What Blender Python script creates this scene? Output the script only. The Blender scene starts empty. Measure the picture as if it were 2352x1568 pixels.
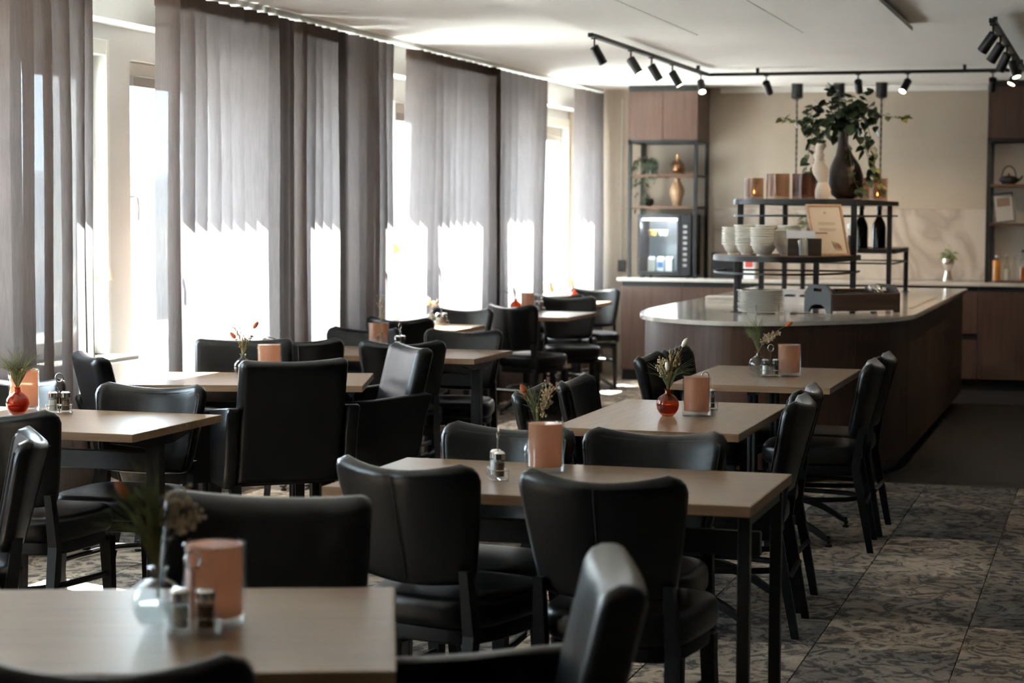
import bpy, math, random
from math import sin, cos, pi, radians, sqrt, atan2
from mathutils import Vector, Matrix, Euler
random.seed(7)
S = bpy.context.scene
COL = S.collection

# ------------------------------------------------------------------ camera
FPX, YAW, PITCH, ROLL, HC = 4547.0, radians(16.93), radians(3.756), radians(0.293), 1.52
cd = bpy.data.cameras.new('camera'); cam = bpy.data.objects.new('camera', cd); COL.objects.link(cam)
cd.sensor_fit = 'HORIZONTAL'; cd.sensor_width = 36.0; cd.lens = FPX * 36.0 / 2352.0
cd.clip_start = 0.05; cd.clip_end = 300
fw = Vector((-sin(YAW) * cos(PITCH), cos(YAW) * cos(PITCH), -sin(PITCH)))
rt = Vector((cos(YAW), sin(YAW), 0)); up = rt.cross(fw)
rt2 = cos(ROLL) * rt + sin(ROLL) * up; up2 = -sin(ROLL) * rt + cos(ROLL) * up
cam.matrix_world = Matrix(((rt2.x, up2.x, -fw.x, 0), (rt2.y, up2.y, -fw.y, 0), (rt2.z, up2.z, -fw.z, HC), (0, 0, 0, 1)))
cd.dof.use_dof = True; cd.dof.focus_distance = 7.4; cd.dof.aperture_fstop = 3.8; cd.dof.aperture_blades = 9
S.camera = cam

# ------------------------------------------------------------------ world, sun, exposure
W = bpy.data.worlds.new('daylight'); S.world = W; W.use_nodes = True
bg = W.node_tree.nodes['Background']; bg.inputs[0].default_value = (0.71, 0.855, 1.0, 1); bg.inputs[1].default_value = 4.8
sl = bpy.data.lights.new('sun', 'SUN'); sun = bpy.data.objects.new('sun', sl); COL.objects.link(sun)
sl.energy = 30.0; sl.angle = radians(0.6); sl.color = (1.0, 0.975, 0.935)
sun.location = (-20, 12, 22)
sun.rotation_euler = Vector((1.0, -0.40, -1.28)).to_track_quat('-Z', 'Y').to_euler()
S.view_settings.view_transform = 'Standard'; S.view_settings.look = 'None'
S.view_settings.gamma = 1.0; S.view_settings.use_curve_mapping = False
S.view_settings.exposure = 2.75
cy = S.cycles
cy.max_bounces = 9; cy.diffuse_bounces = 5; cy.glossy_bounces = 4; cy.transmission_bounces = 7; cy.transparent_max_bounces = 14
cy.caustics_reflective = False; cy.caustics_refractive = False; cy.use_denoising = True
cy.sample_clamp_indirect = 8.0

# ------------------------------------------------------------------ mesh builder
class MB:
    def __init__(s): s.v = []; s.f = []; s.M = None
    def add(s, vs, fs):
        o = len(s.v)
        if s.M is not None: vs = [tuple(s.M @ Vector(p)) for p in vs]
        s.v += [tuple(p) for p in vs]; s.f += [tuple(i + o for i in f) for f in fs]; return s
    def box(s, x0, x1, y0, y1, z0, z1, c=0.0):
        if c <= 0:
            vs = [(x, y, z) for z in (z0, z1) for y in (y0, y1) for x in (x0, x1)]
            return s.add(vs, [(0, 2, 3, 1), (4, 5, 7, 6), (0, 1, 5, 4), (2, 6, 7, 3), (0, 4, 6, 2), (1, 3, 7, 5)])
        vs = []; idx = {}
        X = (x0, x1); Y = (y0, y1); Z = (z0, z1)
        for i in (0, 1):
            for j in (0, 1):
                for k in (0, 1):
                    dx, dy, dz = (c, -c)[i], (c, -c)[j], (c, -c)[k]
                    idx[i, j, k, 0] = len(vs); vs.append((X[i], Y[j] + dy, Z[k] + dz))
                    idx[i, j, k, 1] = len(vs); vs.append((X[i] + dx, Y[j], Z[k] + dz))
                    idx[i, j, k, 2] = len(vs); vs.append((X[i] + dx, Y[j] + dy, Z[k]))
        g = lambda i, j, k, a: idx[i, j, k, a]
        fs = []
        q = ((0, 0), (1, 0), (1, 1), (0, 1))
        for i in (0, 1):
            f = [g(i, a, b, 0) for a, b in q]; fs.append(f if i else f[::-1])
            f = [g(a, i, b, 1) for a, b in q]; fs.append(f[::-1] if i else f)
            f = [g(a, b, i, 2) for a, b in q]; fs.append(f if i else f[::-1])
        for a in (0, 1):
            for b in (0, 1):
                sg = (a == b)
                f = [g(a, b, 0, 0), g(a, b, 1, 0), g(a, b, 1, 1), g(a, b, 0, 1)]; fs.append(f[::-1] if sg else f)
                f = [g(a, 0, b, 0), g(a, 1, b, 0), g(a, 1, b, 2), g(a, 0, b, 2)]; fs.append(f if sg else f[::-1])
                f = [g(0, a, b, 1), g(1, a, b, 1), g(1, a, b, 2), g(0, a, b, 2)]; fs.append(f[::-1] if sg else f)
        for i in (0, 1):
            for j in (0, 1):
                for k in (0, 1):
                    f = [g(i, j, k, 0), g(i, j, k, 1), g(i, j, k, 2)]; fs.append(f if (i + j + k) % 2 else f[::-1])
        return s.add(vs, fs)
    def lathe(s, prof, n=20, c=(0, 0, 0), off=None):
        vs = []; fs = []
        for i, (r, z) in enumerate(prof):
            ox, oy = off(z) if off else (0, 0)
            for k in range(n):
                a = 2 * pi * k / n; vs.append((c[0] + ox + r * cos(a), c[1] + oy + r * sin(a), c[2] + z))
        m = len(prof)
        for i in range(m - 1):
            for k in range(n):
                k2 = (k + 1) % n; fs.append((i * n + k, i * n + k2, (i + 1) * n + k2, (i + 1) * n + k))
        if prof[0][0] > 1e-6: fs.append(tuple(range(n))[::-1])
        if prof[-1][0] > 1e-6: fs.append(tuple((m - 1) * n + k for k in range(n)))
        return s.add(vs, fs)
    def tube(s, pts, r, n=6, closed=False, flat=None):
        pts = [Vector(p) for p in pts]; m = len(pts)
        rr = r if isinstance(r, (list, tuple)) else [r] * m
        vs = []; fs = []; prev = None
        for i, p in enumerate(pts):
            a = pts[(i + 1) % m] if (closed or i < m - 1) else p
            b = pts[i - 1] if (closed or i > 0) else p
            t = (a - b).normalized()
            if prev is None:
                h = Vector((0, 0, 1)) if abs(t.z) < 0.9 else Vector((1, 0, 0))
                u = t.cross(h).normalized()
            else:
                u = (prev - t * prev.dot(t)); u = u.normalized() if u.length > 1e-6 else t.orthogonal().normalized()
            prev = u; w = t.cross(u)
            for k in range(n):
                an = 2 * pi * (k + 0.5) / n
                vs.append(p + (u * cos(an) + w * sin(an)) * rr[i])
        for i in range(m if closed else m - 1):
            j = (i + 1) % m
            for k in range(n):
                k2 = (k + 1) % n; fs.append((i * n + k, i * n + k2, j * n + k2, j * n + k))
        if not closed: fs += [tuple(range(n))[::-1], tuple((m - 1) * n + k for k in range(n))]
        return s.add(vs, fs)
    def ball(s, c, rx, ry=None, rz=None, n=8, m=5):
        ry = ry or rx; rz = rz or rx; vs = [(c[0], c[1], c[2] - rz)]; fs = []
        for i in range(1, m):
            th = -pi / 2 + pi * i / m
            for k in range(n):
                a = 2 * pi * k / n; vs.append((c[0] + rx * cos(th) * cos(a), c[1] + ry * cos(th) * sin(a), c[2] + rz * sin(th)))
        vs.append((c[0], c[1], c[2] + rz)); L = len(vs) - 1
        for k in range(n):
            k2 = (k + 1) % n; fs.append((0, 1 + k2, 1 + k)); fs.append((L, 1 + (m - 2) * n + k, 1 + (m - 2) * n + k2))
            for i in range(m - 2): fs.append((1 + i * n + k, 1 + i * n + k2, 1 + (i + 1) * n + k2, 1 + (i + 1) * n + k))
        return s.add(vs, fs)
    def prism(s, poly, z0, z1):
        n = len(poly); vs = [(x, y, z0) for x, y in poly] + [(x, y, z1) for x, y in poly]
        fs = [tuple(range(n))[::-1], tuple(range(n, 2 * n))] + [(i, (i + 1) % n, n + (i + 1) % n, n + i) for i in range(n)]
        return s.add(vs, fs)
    def taper(s, p0, p1, a0, b0, a1, b1):
        # square bar between two points with end sizes, axis-aligned section
        vs = []
        for p, a, b in ((p0, a0, b0), (p1, a1, b1)):
            vs += [(p[0] - a, p[1] - b, p[2]), (p[0] + a, p[1] - b, p[2]), (p[0] + a, p[1] + b, p[2]), (p[0] - a, p[1] + b, p[2])]
        f = [(0, 1, 2, 3), (7, 6, 5, 4)] + [(i, 4 + i, 4 + (i + 1) % 4, (i + 1) % 4) for i in range(4)]
        if p1[2] > p0[2]: f = [t[::-1] for t in f]
        return s.add(vs, f)
    def mesh(s, name, smooth=35):
        me = bpy.data.meshes.new(name); me.from_pydata(s.v, [], s.f); me.update()
        if smooth:
            me.shade_smooth(); me.set_sharp_from_angle(angle=radians(smooth))
        return me

def link(o, parent=None):
    COL.objects.link(o)
    if parent is not None: o.parent = parent
    return o
def obj(name, mb, m, parent=None, smooth=35, loc=None, rot=None, label=None):
    me = mb.mesh(name, smooth) if isinstance(mb, MB) else mb
    if m is not None and not me.materials: me.materials.append(m)
    o = bpy.data.objects.new(name, me); link(o, parent)
    if loc: o.location = loc
    if rot: o.rotation_euler = rot
    if label: o['label'] = label
    return o
def tag(o, label, cat, group=None, kind=None):
    o['label'] = label; o['category'] = cat
    if group: o['group'] = group
    if kind: o['kind'] = kind
    return o
def thing(name, label, cat, loc=(0, 0, 0), rz=0.0, group=None):
    o = bpy.data.objects.new(name, None); o.empty_display_size = 0.05; link(o)
    o.location = loc; o.rotation_euler = (0, 0, rz); return tag(o, label, cat, group)
def struct(name, mb, m, label, smooth=0, parent=None, cat=None):
    o = obj(name, mb, m, parent, smooth)
    if parent is None: o['kind'] = 'structure'; o['label'] = label
    return o
def dup(root, loc, rz, label, group=None):
    r = root.copy(); COL.objects.link(r); r.location = loc; r.rotation_euler = (0, 0, rz); r['label'] = label
    if group: r['group'] = group
    for ch in list(root.children):
        c = ch.copy(); COL.objects.link(c); c.parent = r
        for g in list(ch.children):
            d = g.copy(); COL.objects.link(d); d.parent = c
    return r

# ------------------------------------------------------------------ materials
def newmat(name):
    m = bpy.data.materials.new(name); m.use_nodes = True
    nt = m.node_tree; b = nt.nodes['Principled BSDF']; return m, nt, b
def N(nt, t, **k):
    n = nt.nodes.new(t)
    for a, v in k.items(): setattr(n, a, v)
    return n
def pm(name, col, rough=0.5, metal=0.0, spec=0.5, var=0.0, vscale=20.0, stretch=(1, 1, 1), bump=0.0, bscale=300.0, col2=None, emit=None, es=0.0, coat=0.0, sheen=0.0):
    m, nt, b = newmat(name)
    b.inputs['Base Color'].default_value = (*col, 1); b.inputs['Roughness'].default_value = rough
    b.inputs['Metallic'].default_value = metal; b.inputs['Specular IOR Level'].default_value = spec
    if coat: b.inputs['Coat Weight'].default_value = coat; b.inputs['Coat Roughness'].default_value = 0.15
    if sheen: b.inputs['Sheen Weight'].default_value = sheen
    if emit: b.inputs['Emission Color'].default_value = (*emit, 1); b.inputs['Emission Strength'].default_value = es
    if var > 0 or col2 or bump > 0:
        tc = N(nt, 'ShaderNodeTexCoord'); mp = N(nt, 'ShaderNodeMapping'); mp.inputs['Scale'].default_value = stretch
        nt.links.new(tc.outputs['Object'], mp.inputs['Vector'])
    if var > 0 or col2:
        nz = N(nt, 'ShaderNodeTexNoise'); nz.inputs['Scale'].default_value = vscale; nz.inputs['Detail'].default_value = 5
        nt.links.new(mp.outputs[0], nz.inputs['Vector'])
        rp = N(nt, 'ShaderNodeValToRGB'); c2 = col2 or tuple(c * (1 - var) for c in col)
        rp.color_ramp.elements[0].position = 0.3; rp.color_ramp.elements[1].position = 0.7
        rp.color_ramp.elements[0].color = (*c2, 1); rp.color_ramp.elements[1].color = (*col, 1)
        nt.links.new(nz.outputs['Fac'], rp.inputs[0]); nt.links.new(rp.outputs[0], b.inputs['Base Color'])
    if bump > 0:
        n2 = N(nt, 'ShaderNodeTexNoise'); n2.inputs['Scale'].default_value = bscale; n2.inputs['Detail'].default_value = 2
        nt.links.new(tc.outputs['Object'], n2.inputs['Vector'])
        bp = N(nt, 'ShaderNodeBump'); bp.inputs['Strength'].default_value = bump; bp.inputs['Distance'].default_value = 0.002
        nt.links.new(n2.outputs['Fac'], bp.inputs['Height']); nt.links.new(bp.outputs[0], b.inputs['Normal'])
    return m
def glassmat(name, col, clear=0.7, rough=0.05, tint=None):
    # thin tinted glass: see-through mix with a glossy skin by angle
    m, nt, b = newmat(name); nt.nodes.remove(b); out = nt.nodes['Material Output']
    tr = N(nt, 'ShaderNodeBsdfTransparent'); tr.inputs[0].default_value = (*col, 1)
    gl = N(nt, 'ShaderNodeBsdfGlossy'); gl.inputs['Roughness'].default_value = rough; gl.inputs[0].default_value = (1, 1, 1, 1)
    lw = N(nt, 'ShaderNodeLayerWeight'); pw = N(nt, 'ShaderNodeMath', operation='POWER'); pw.inputs[1].default_value = 5.0
    fr = N(nt, 'ShaderNodeMath', operation='MULTIPLY_ADD'); fr.inputs[1].default_value = 0.5; fr.inputs[2].default_value = 0.035
    nt.links.new(lw.outputs['Facing'], pw.inputs[0]); nt.links.new(pw.outputs[0], fr.inputs[0])
    mx = N(nt, 'ShaderNodeMixShader'); nt.links.new(fr.outputs[0], mx.inputs[0])
    if clear < 1:
        df = N(nt, 'ShaderNodeBsdfDiffuse'); df.inputs[0].default_value = (*(tint or col), 1)
        tl = N(nt, 'ShaderNodeBsdfTranslucent'); tl.inputs[0].default_value = (*(tint or col), 1)
        a = N(nt, 'ShaderNodeMixShader'); a.inputs[0].default_value = 0.55
        nt.links.new(df.outputs[0], a.inputs[1]); nt.links.new(tl.outputs[0], a.inputs[2])
        c = N(nt, 'ShaderNodeMixShader'); c.inputs[0].default_value = clear
        nt.links.new(a.outputs[0], c.inputs[1]); nt.links.new(tr.outputs[0], c.inputs[2]); src = c
    else: src = tr
    nt.links.new(src.outputs[0], mx.inputs[1]); nt.links.new(gl.outputs[0], mx.inputs[2])
    nt.links.new(mx.outputs[0], out.inputs[0]); return m
def woodmat(name, c1, c2, rough, axis=0, scale=9.0, spec=0.5):
    m, nt, b = newmat(name); b.inputs['Roughness'].default_value = rough; b.inputs['Specular IOR Level'].default_value = spec
    tc = N(nt, 'ShaderNodeTexCoord'); mp = N(nt, 'ShaderNodeMapping')
    st = [7.0, 7.0, 7.0]; st[axis] = 0.45; mp.inputs['Scale'].default_value = st
    nt.links.new(tc.outputs['Object'], mp.inputs['Vector'])
    oi = N(nt, 'ShaderNodeObjectInfo'); ad = N(nt, 'ShaderNodeVectorMath', operation='ADD')
    nt.links.new(mp.outputs[0], ad.inputs[0]); nt.links.new(oi.outputs['Random'], ad.inputs[1])
    nz = N(nt, 'ShaderNodeTexNoise'); nz.inputs['Scale'].default_value = scale; nz.inputs['Detail'].default_value = 7; nz.inputs['Distortion'].default_value = 0.6
    nt.links.new(ad.outputs[0], nz.inputs['Vector'])
    rp = N(nt, 'ShaderNodeValToRGB'); rp.color_ramp.elements[0].position = 0.32; rp.color_ramp.elements[1].position = 0.68
    rp.color_ramp.elements[0].color = (*c1, 1); rp.color_ramp.elements[1].color = (*c2, 1)
    nt.links.new(nz.outputs['Fac'], rp.inputs[0]); nt.links.new(rp.outputs[0], b.inputs['Base Color'])
    return m
M = {}
M['leather'] = pm('black_leather', (0.0028, 0.0028, 0.0033), 0.285, spec=0.30, bump=0.25, bscale=420)
M['piping'] = pm('leather_piping', (0.014, 0.014, 0.015), 0.4)
M['blackwood'] = pm('black_stained_wood', (0.004, 0.0037, 0.0036), 0.5, spec=0.25, var=0.3, vscale=30)
M['blackmetal'] = pm('black_powder_coat', (0.007, 0.007, 0.0075), 0.45)
M['tabletop'] = woodmat('oak_veneer', (0.152, 0.090, 0.048), (0.215, 0.135, 0.078), 0.32, 0, 9.0, 0.36)
M['tableedge'] = woodmat('oak_edge_band', (0.20, 0.115, 0.06), (0.27, 0.165, 0.09), 0.45, 0)
M['walnut'] = woodmat('dark_walnut_front', (0.055, 0.026, 0.016), (0.085, 0.042, 0.026), 0.42, 2, 5)
M['walnut2'] = woodmat('walnut_cabinet', (0.065, 0.034, 0.023), (0.10, 0.054, 0.037), 0.42, 2, 5)
M['shelfwood'] = woodmat('shelf_board_wood', (0.10, 0.045, 0.024), (0.15, 0.07, 0.04), 0.4, 0, 6)
M['darkfloor'] = woodmat('dark_plank_floor', (0.014, 0.009, 0.006), (0.022, 0.014, 0.010), 0.55, 1, 4, 0.25)
M['white'] = pm('white_paint', (0.72, 0.72, 0.69), 0.6)
M['ceiling'] = pm('ceiling_paint', (0.84, 0.83, 0.80), 0.85, var=0.03, vscale=2)
M['wallbeige'] = pm('beige_wall_paint', (0.50, 0.43, 0.345), 0.85, var=0.06, vscale=3)
M['walldark'] = pm('brown_wall_paint', (0.16, 0.14, 0.12), 0.9)
M['wallrear'] = pm('dark_brown_wall', (0.03, 0.026, 0.022), 0.9)
M['reveal'] = pm('window_reveal_paint', (0.68, 0.69, 0.68), 0.8)
M['frame'] = pm('window_frame_white', (0.78, 0.78, 0.75), 0.4)
M['sill'] = pm('window_sill_white', (0.76, 0.75, 0.72), 0.35)
M['chrome'] = pm('polished_steel', (0.75, 0.74, 0.72), 0.12, metal=1.0)
M['steel'] = pm('brushed_steel', (0.45, 0.45, 0.45), 0.38, metal=1.0)
M['brass'] = pm('aged_brass', (0.72, 0.45, 0.20), 0.22, metal=1.0)
M['pane'] = glassmat('window_glass', (0.96, 0.98, 0.97), 1.0, 0.0)
M['clear'] = glassmat('clear_glass', (0.90, 0.92, 0.92), 1.0, 0.02)
M['amber'] = glassmat('amber_glass', (0.72, 0.40, 0.26), 0.92, 0.02, (0.5, 0.08, 0.01))
M['pink'] = glassmat('peach_glass', (0.88, 0.58, 0.45), 0.25, 0.06, (0.80, 0.46, 0.31))
M['smoke'] = glassmat('smoked_brown_glass', (0.80, 0.68, 0.58), 0.84, 0.05, (0.50, 0.36, 0.27))
M['smokedark'] = glassmat('dark_smoked_glass', (0.62, 0.47, 0.39), 0.80, 0.05, (0.30, 0.19, 0.14))
M['bottle'] = glassmat('dark_bottle_glass', (0.03, 0.02, 0.015), 0.5, 0.04, (0.015, 0.012, 0.01))
M['water'] = glassmat('oil_glass', (0.85, 0.42, 0.10), 0.5, 0.05, (0.8, 0.33, 0.05))
M['salt'] = pm('salt_grain', (0.80, 0.79, 0.76), 0.8)
M['pepper'] = pm('ground_pepper', (0.16, 0.085, 0.045), 0.9, var=0.5, vscale=300)
M['porcelain'] = pm('cream_porcelain', (0.78, 0.75, 0.66), 0.3)
M['plate'] = pm('white_porcelain', (0.82, 0.80, 0.75), 0.25)
M['flame'] = pm('tealight_flame', (1, 0.55, 0.2), 0.5, emit=(1, 0.42, 0.12), es=3)
M['wax'] = pm('tealight_wax', (0.8, 0.72, 0.6), 0.5)
M['leaf'] = pm('ivy_leaf', (0.075, 0.105, 0.035), 0.42, col2=(0.035, 0.055, 0.03), vscale=6)
M['leafy'] = pm('young_leaf', (0.22, 0.21, 0.05), 0.5, var=0.3, vscale=8)
M['leafg'] = pm('grey_green_leaf', (0.10, 0.13, 0.085), 0.6, var=0.3, vscale=10)
M['banana'] = pm('bright_leaf', (0.26, 0.36, 0.12), 0.45)
M['stem'] = pm('plant_stem', (0.09, 0.10, 0.04), 0.6)
M['drystem'] = pm('dry_straw', (0.36, 0.27, 0.12), 0.8, var=0.3, vscale=40)
M['drygreen'] = pm('dried_green_grass', (0.16, 0.18, 0.07), 0.75, var=0.3, vscale=40)
M['drybud'] = pm('dried_bud', (0.48, 0.36, 0.22), 0.85, var=0.3, vscale=60)
M['rust'] = pm('rust_dyed_tail', (0.42, 0.10, 0.025), 0.9, var=0.2, vscale=80)
M['cream'] = pm('cream_tail', (0.74, 0.69, 0.58), 0.95)
M['euca'] = pm('dark_eucalyptus', (0.02, 0.028, 0.03), 0.6)
M['gourd'] = pm('dark_brown_ceramic', (0.045, 0.026, 0.018), 0.5, bump=0.3, bscale=60)
M['sculpt'] = pm('matte_cream_ceramic', (0.70, 0.60, 0.49), 0.7)
M['woodvase'] = pm('turned_light_wood', (0.42, 0.26, 0.14), 0.45, var=0.3, vscale=14, stretch=(1, 1, 6))
M['blackplastic'] = pm('black_plastic', (0.016, 0.016, 0.017), 0.35)
M['blackpot'] = pm('black_pot', (0.02, 0.02, 0.022), 0.6)
M['fridgein'] = pm('fridge_lining', (0.70, 0.76, 0.84), 0.5)
M['led'] = pm('led_strip', (1, 1, 1), 0.5, emit=(0.86, 0.92, 1.0), es=0.9)
M['carton'] = pm('carton_white', (0.78, 0.80, 0.82), 0.5)
M['blue'] = pm('carton_blue_print', (0.10, 0.22, 0.55), 0.5)
M['yellow'] = pm('yellow_tub', (0.75, 0.50, 0.16), 0.5)
M['red'] = pm('red_print', (0.55, 0.08, 0.06), 0.5)
M['orange'] = pm('orange_juice', (0.85, 0.34, 0.05), 0.4)
M['paper'] = pm('printed_paper', (0.66, 0.58, 0.47), 0.8)
M['print'] = pm('brown_print', (0.25, 0.17, 0.12), 0.8)
M['framewood'] = woodmat('light_frame_wood', (0.30, 0.16, 0.08), (0.42, 0.24, 0.13), 0.45, 1, 8)
M['shade'] = None
M['boxwood'] = woodmat('cutlery_box_wood', (0.028, 0.016, 0.011), (0.055, 0.032, 0.021), 0.5, 0, 6)
M['greypanel'] = pm('grey_metal_panel', (0.055, 0.054, 0.053), 0.6)
M['silverpot'] = pm('silver_glazed_pot', (0.72, 0.66, 0.60), 0.2, metal=0.75)
M['book'] = pm('menu_board', (0.45, 0.42, 0.38), 0.6)
M['concrete'] = pm('outdoor_paving', (0.62, 0.60, 0.57), 0.9, var=0.2, vscale=2)
M['render'] = pm('outdoor_render', (0.62, 0.62, 0.62), 0.9)
M['outwin'] = pm('outdoor_dark_window', (0.16, 0.18, 0.22), 0.3)
M['spotin'] = pm('spot_reflector', (1, 0.8, 0.55), 0.4, emit=(1.0, 0.72, 0.42), es=4)

# marble
def marble(name, base, vein, rough, scale):
    m, nt, b = newmat(name); b.inputs['Roughness'].default_value = rough
    tc = N(nt, 'ShaderNodeTexCoord'); nz = N(nt, 'ShaderNodeTexNoise'); nz.inputs['Scale'].default_value = scale; nz.inputs['Detail'].default_value = 9; nz.inputs['Distortion'].default_value = 1.4
    nt.links.new(tc.outputs['Object'], nz.inputs['Vector'])
    rp = N(nt, 'ShaderNodeValToRGB'); e = rp.color_ramp.elements
    e[0].position = 0.40; e[0].color = (*base, 1); e[1].position = 0.62; e[1].color = (*base, 1)
    k = e.new(0.50); k.color = (*vein, 1); k = e.new(0.46); k.color = tuple((a + c) / 2 for a, c in zip(base, vein)) + (1,)
    nt.links.new(nz.outputs['Fac'], rp.inputs[0]); nt.links.new(rp.outputs[0], b.inputs['Base Color']); return m
M['marble'] = marble('pale_marble_top', (0.62, 0.58, 0.52), (0.54, 0.50, 0.45), 0.12, 1.2)
M['splash'] = marble('veined_backsplash', (0.60, 0.535, 0.46), (0.43, 0.36, 0.30), 0.22, 1.3)

# sheer curtain
def curtainmat(name, col, tr, amt):
    m, nt, b = newmat(name); nt.nodes.remove(b); out = nt.nodes['Material Output']
    tc = N(nt, 'ShaderNodeTexCoord'); mp = N(nt, 'ShaderNodeMapping'); mp.inputs['Scale'].default_value = (60, 60, 2.2)
    nt.links.new(tc.outputs['Object'], mp.inputs[0])
    nz = N(nt, 'ShaderNodeTexNoise'); nz.inputs['Scale'].default_value = 3.0; nz.inputs['Detail'].default_value = 4; nz.inputs['Distortion'].default_value = 1.2
    nt.links.new(mp.outputs[0], nz.inputs[0])
    rp = N(nt, 'ShaderNodeValToRGB'); e = rp.color_ramp.elements
    e[0].position = 0.35; e[1].position = 0.68
    e[0].color = (*[c * 0.78 for c in col], 1); e[1].color = (*col, 1); nt.links.new(nz.outputs['Fac'], rp.inputs[0])
    df = N(nt, 'ShaderNodeBsdfDiffuse'); tl = N(nt, 'ShaderNodeBsdfTranslucent'); tp = N(nt, 'ShaderNodeBsdfTransparent')
    dk = N(nt, 'ShaderNodeMixRGB', blend_type='MULTIPLY'); dk.inputs[0].default_value = 1.0; dk.inputs[2].default_value = (0.48, 0.37, 0.29, 1); nt.links.new(rp.outputs[0], dk.inputs[1])
    nt.links.new(dk.outputs[0], df.inputs[0]); nt.links.new(rp.outputs[0], tl.inputs[0])
    a = N(nt, 'ShaderNodeMixShader'); a.inputs[0].default_value = amt
    nt.links.new(df.outputs[0], a.inputs[1]); nt.links.new(tl.outputs[0], a.inputs[2])
    c = N(nt, 'ShaderNodeMixShader'); c.inputs[0].default_value = tr
    nt.links.new(a.outputs[0], c.inputs[1]); nt.links.new(tp.outputs[0], c.inputs[2]); nt.links.new(c.outputs[0], out.inputs[0]); return m
M['curtain'] = curtainmat('sheer_taupe_fabric', (0.255, 0.236, 0.240), 0.03, 0.25)
M['header'] = curtainmat('curtain_header_fabric', (0.16, 0.13, 0.115), 0.0, 0.2)
def shademat():
    m, nt, b = newmat('lamp_shade_linen'); nt.nodes.remove(b); out = nt.nodes['Material Output']
    df = N(nt, 'ShaderNodeBsdfDiffuse'); tl = N(nt, 'ShaderNodeBsdfTranslucent')
    df.inputs[0].default_value = (0.80, 0.72, 0.62, 1); tl.inputs[0].default_value = (0.82, 0.68, 0.56, 1)
    a = N(nt, 'ShaderNodeMixShader'); a.inputs[0].default_value = 0.45
    nt.links.new(df.outputs[0], a.inputs[1]); nt.links.new(tl.outputs[0], a.inputs[2]); nt.links.new(a.outputs[0], out.inputs[0]); return m
M['shade'] = shademat()

# carpet: worn patchwork tiles
def carpetmat():
    m, nt, b = newmat('patchwork_carpet'); b.inputs['Roughness'].default_value = 0.95; b.inputs['Specular IOR Level'].default_value = 0.1
    geo = N(nt, 'ShaderNodeNewGeometry'); oi = N(nt, 'ShaderNodeObjectInfo')
    off = N(nt, 'ShaderNodeVectorMath', operation='MULTIPLY_ADD'); off.inputs[1].default_value = (1, 1, 1)
    sc = N(nt, 'ShaderNodeMath', operation='MULTIPLY'); sc.inputs[1].default_value = 37.0
    nt.links.new(oi.outputs['Random'], sc.inputs[0]); nt.links.new(geo.outputs['Position'], off.inputs[0]); nt.links.new(sc.outputs[0], off.inputs[2])
    mp = N(nt, 'ShaderNodeMapping'); mp.inputs['Scale'].default_value = (1.15, 0.95, 1); nt.links.new(off.outputs[0], mp.inputs[0])
    big = N(nt, 'ShaderNodeTexNoise'); big.inputs['Scale'].default_value = 2.6; big.inputs['Detail'].default_value = 4
    nt.links.new(mp.outputs[0], big.inputs[0])
    scr = N(nt, 'ShaderNodeTexNoise'); scr.inputs['Scale'].default_value = 7.5; scr.inputs['Detail'].default_value = 6; scr.inputs['Roughness'].default_value = 0.65; scr.inputs['Distortion'].default_value = 2.2
    nt.links.new(mp.outputs[0], scr.inputs[0])
    weave = N(nt, 'ShaderNodeTexNoise'); weave.inputs['Scale'].default_value = 160; weave.inputs['Detail'].default_value = 1
    nt.links.new(mp.outputs[0], weave.inputs[0])
    rp = N(nt, 'ShaderNodeValToRGB'); e = rp.color_ramp.elements
    e[0].position = 0.40; e[0].color = (0.11, 0.105, 0.105, 1); e[1].position = 0.60; e[1].color = (0.42, 0.375, 0.33, 1)
    k = e.new(0.49); k.color = (0.32, 0.285, 0.25, 1); k = e.new(0.455); k.color = (0.16, 0.15, 0.145, 1)
    nt.links.new(scr.outputs['Fac'], rp.inputs[0])
    rb = N(nt, 'ShaderNodeValToRGB'); rb.color_ramp.elements[0].position = 0.38; rb.color_ramp.elements[1].position = 0.62
    rb.color_ramp.elements[0].color = (0.50, 0.49, 0.49, 1); rb.color_ramp.elements[1].color = (1.1, 1.06, 1.0, 1); nt.links.new(big.outputs['Fac'], rb.inputs[0])
    mx = N(nt, 'ShaderNodeMixRGB', blend_type='MULTIPLY'); mx.inputs[0].default_value = 0.85
    nt.links.new(rp.outputs[0], mx.inputs[1]); nt.links.new(rb.outputs[0], mx.inputs[2])
    rr = N(nt, 'ShaderNodeValToRGB'); rr.color_ramp.elements[0].color = (0.42, 0.43, 0.45, 1); rr.color_ramp.elements[1].color = (1.15, 1.03, 0.90, 1)
    nt.links.new(oi.outputs['Random'], rr.inputs[0])
    m2 = N(nt, 'ShaderNodeMixRGB', blend_type='MULTIPLY'); m2.inputs[0].default_value = 1; nt.links.new(mx.outputs[0], m2.inputs[1]); nt.links.new(rr.outputs[0], m2.inputs[2])
    m3 = N(nt, 'ShaderNodeMixRGB', blend_type='OVERLAY'); m3.inputs[0].default_value = 0.35; nt.links.new(m2.outputs[0], m3.inputs[1]); nt.links.new(weave.outputs['Fac'], m3.inputs[2])
    nt.links.new(m3.outputs[0], b.inputs['Base Color'])
    bp = N(nt, 'ShaderNodeBump'); bp.inputs['Strength'].default_value = 0.4; bp.inputs['Distance'].default_value = 0.003
    nt.links.new(weave.outputs['Fac'], bp.inputs['Height']); nt.links.new(bp.outputs[0], b.inputs['Normal']); return m
M['carpet'] = carpetmat()

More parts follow.
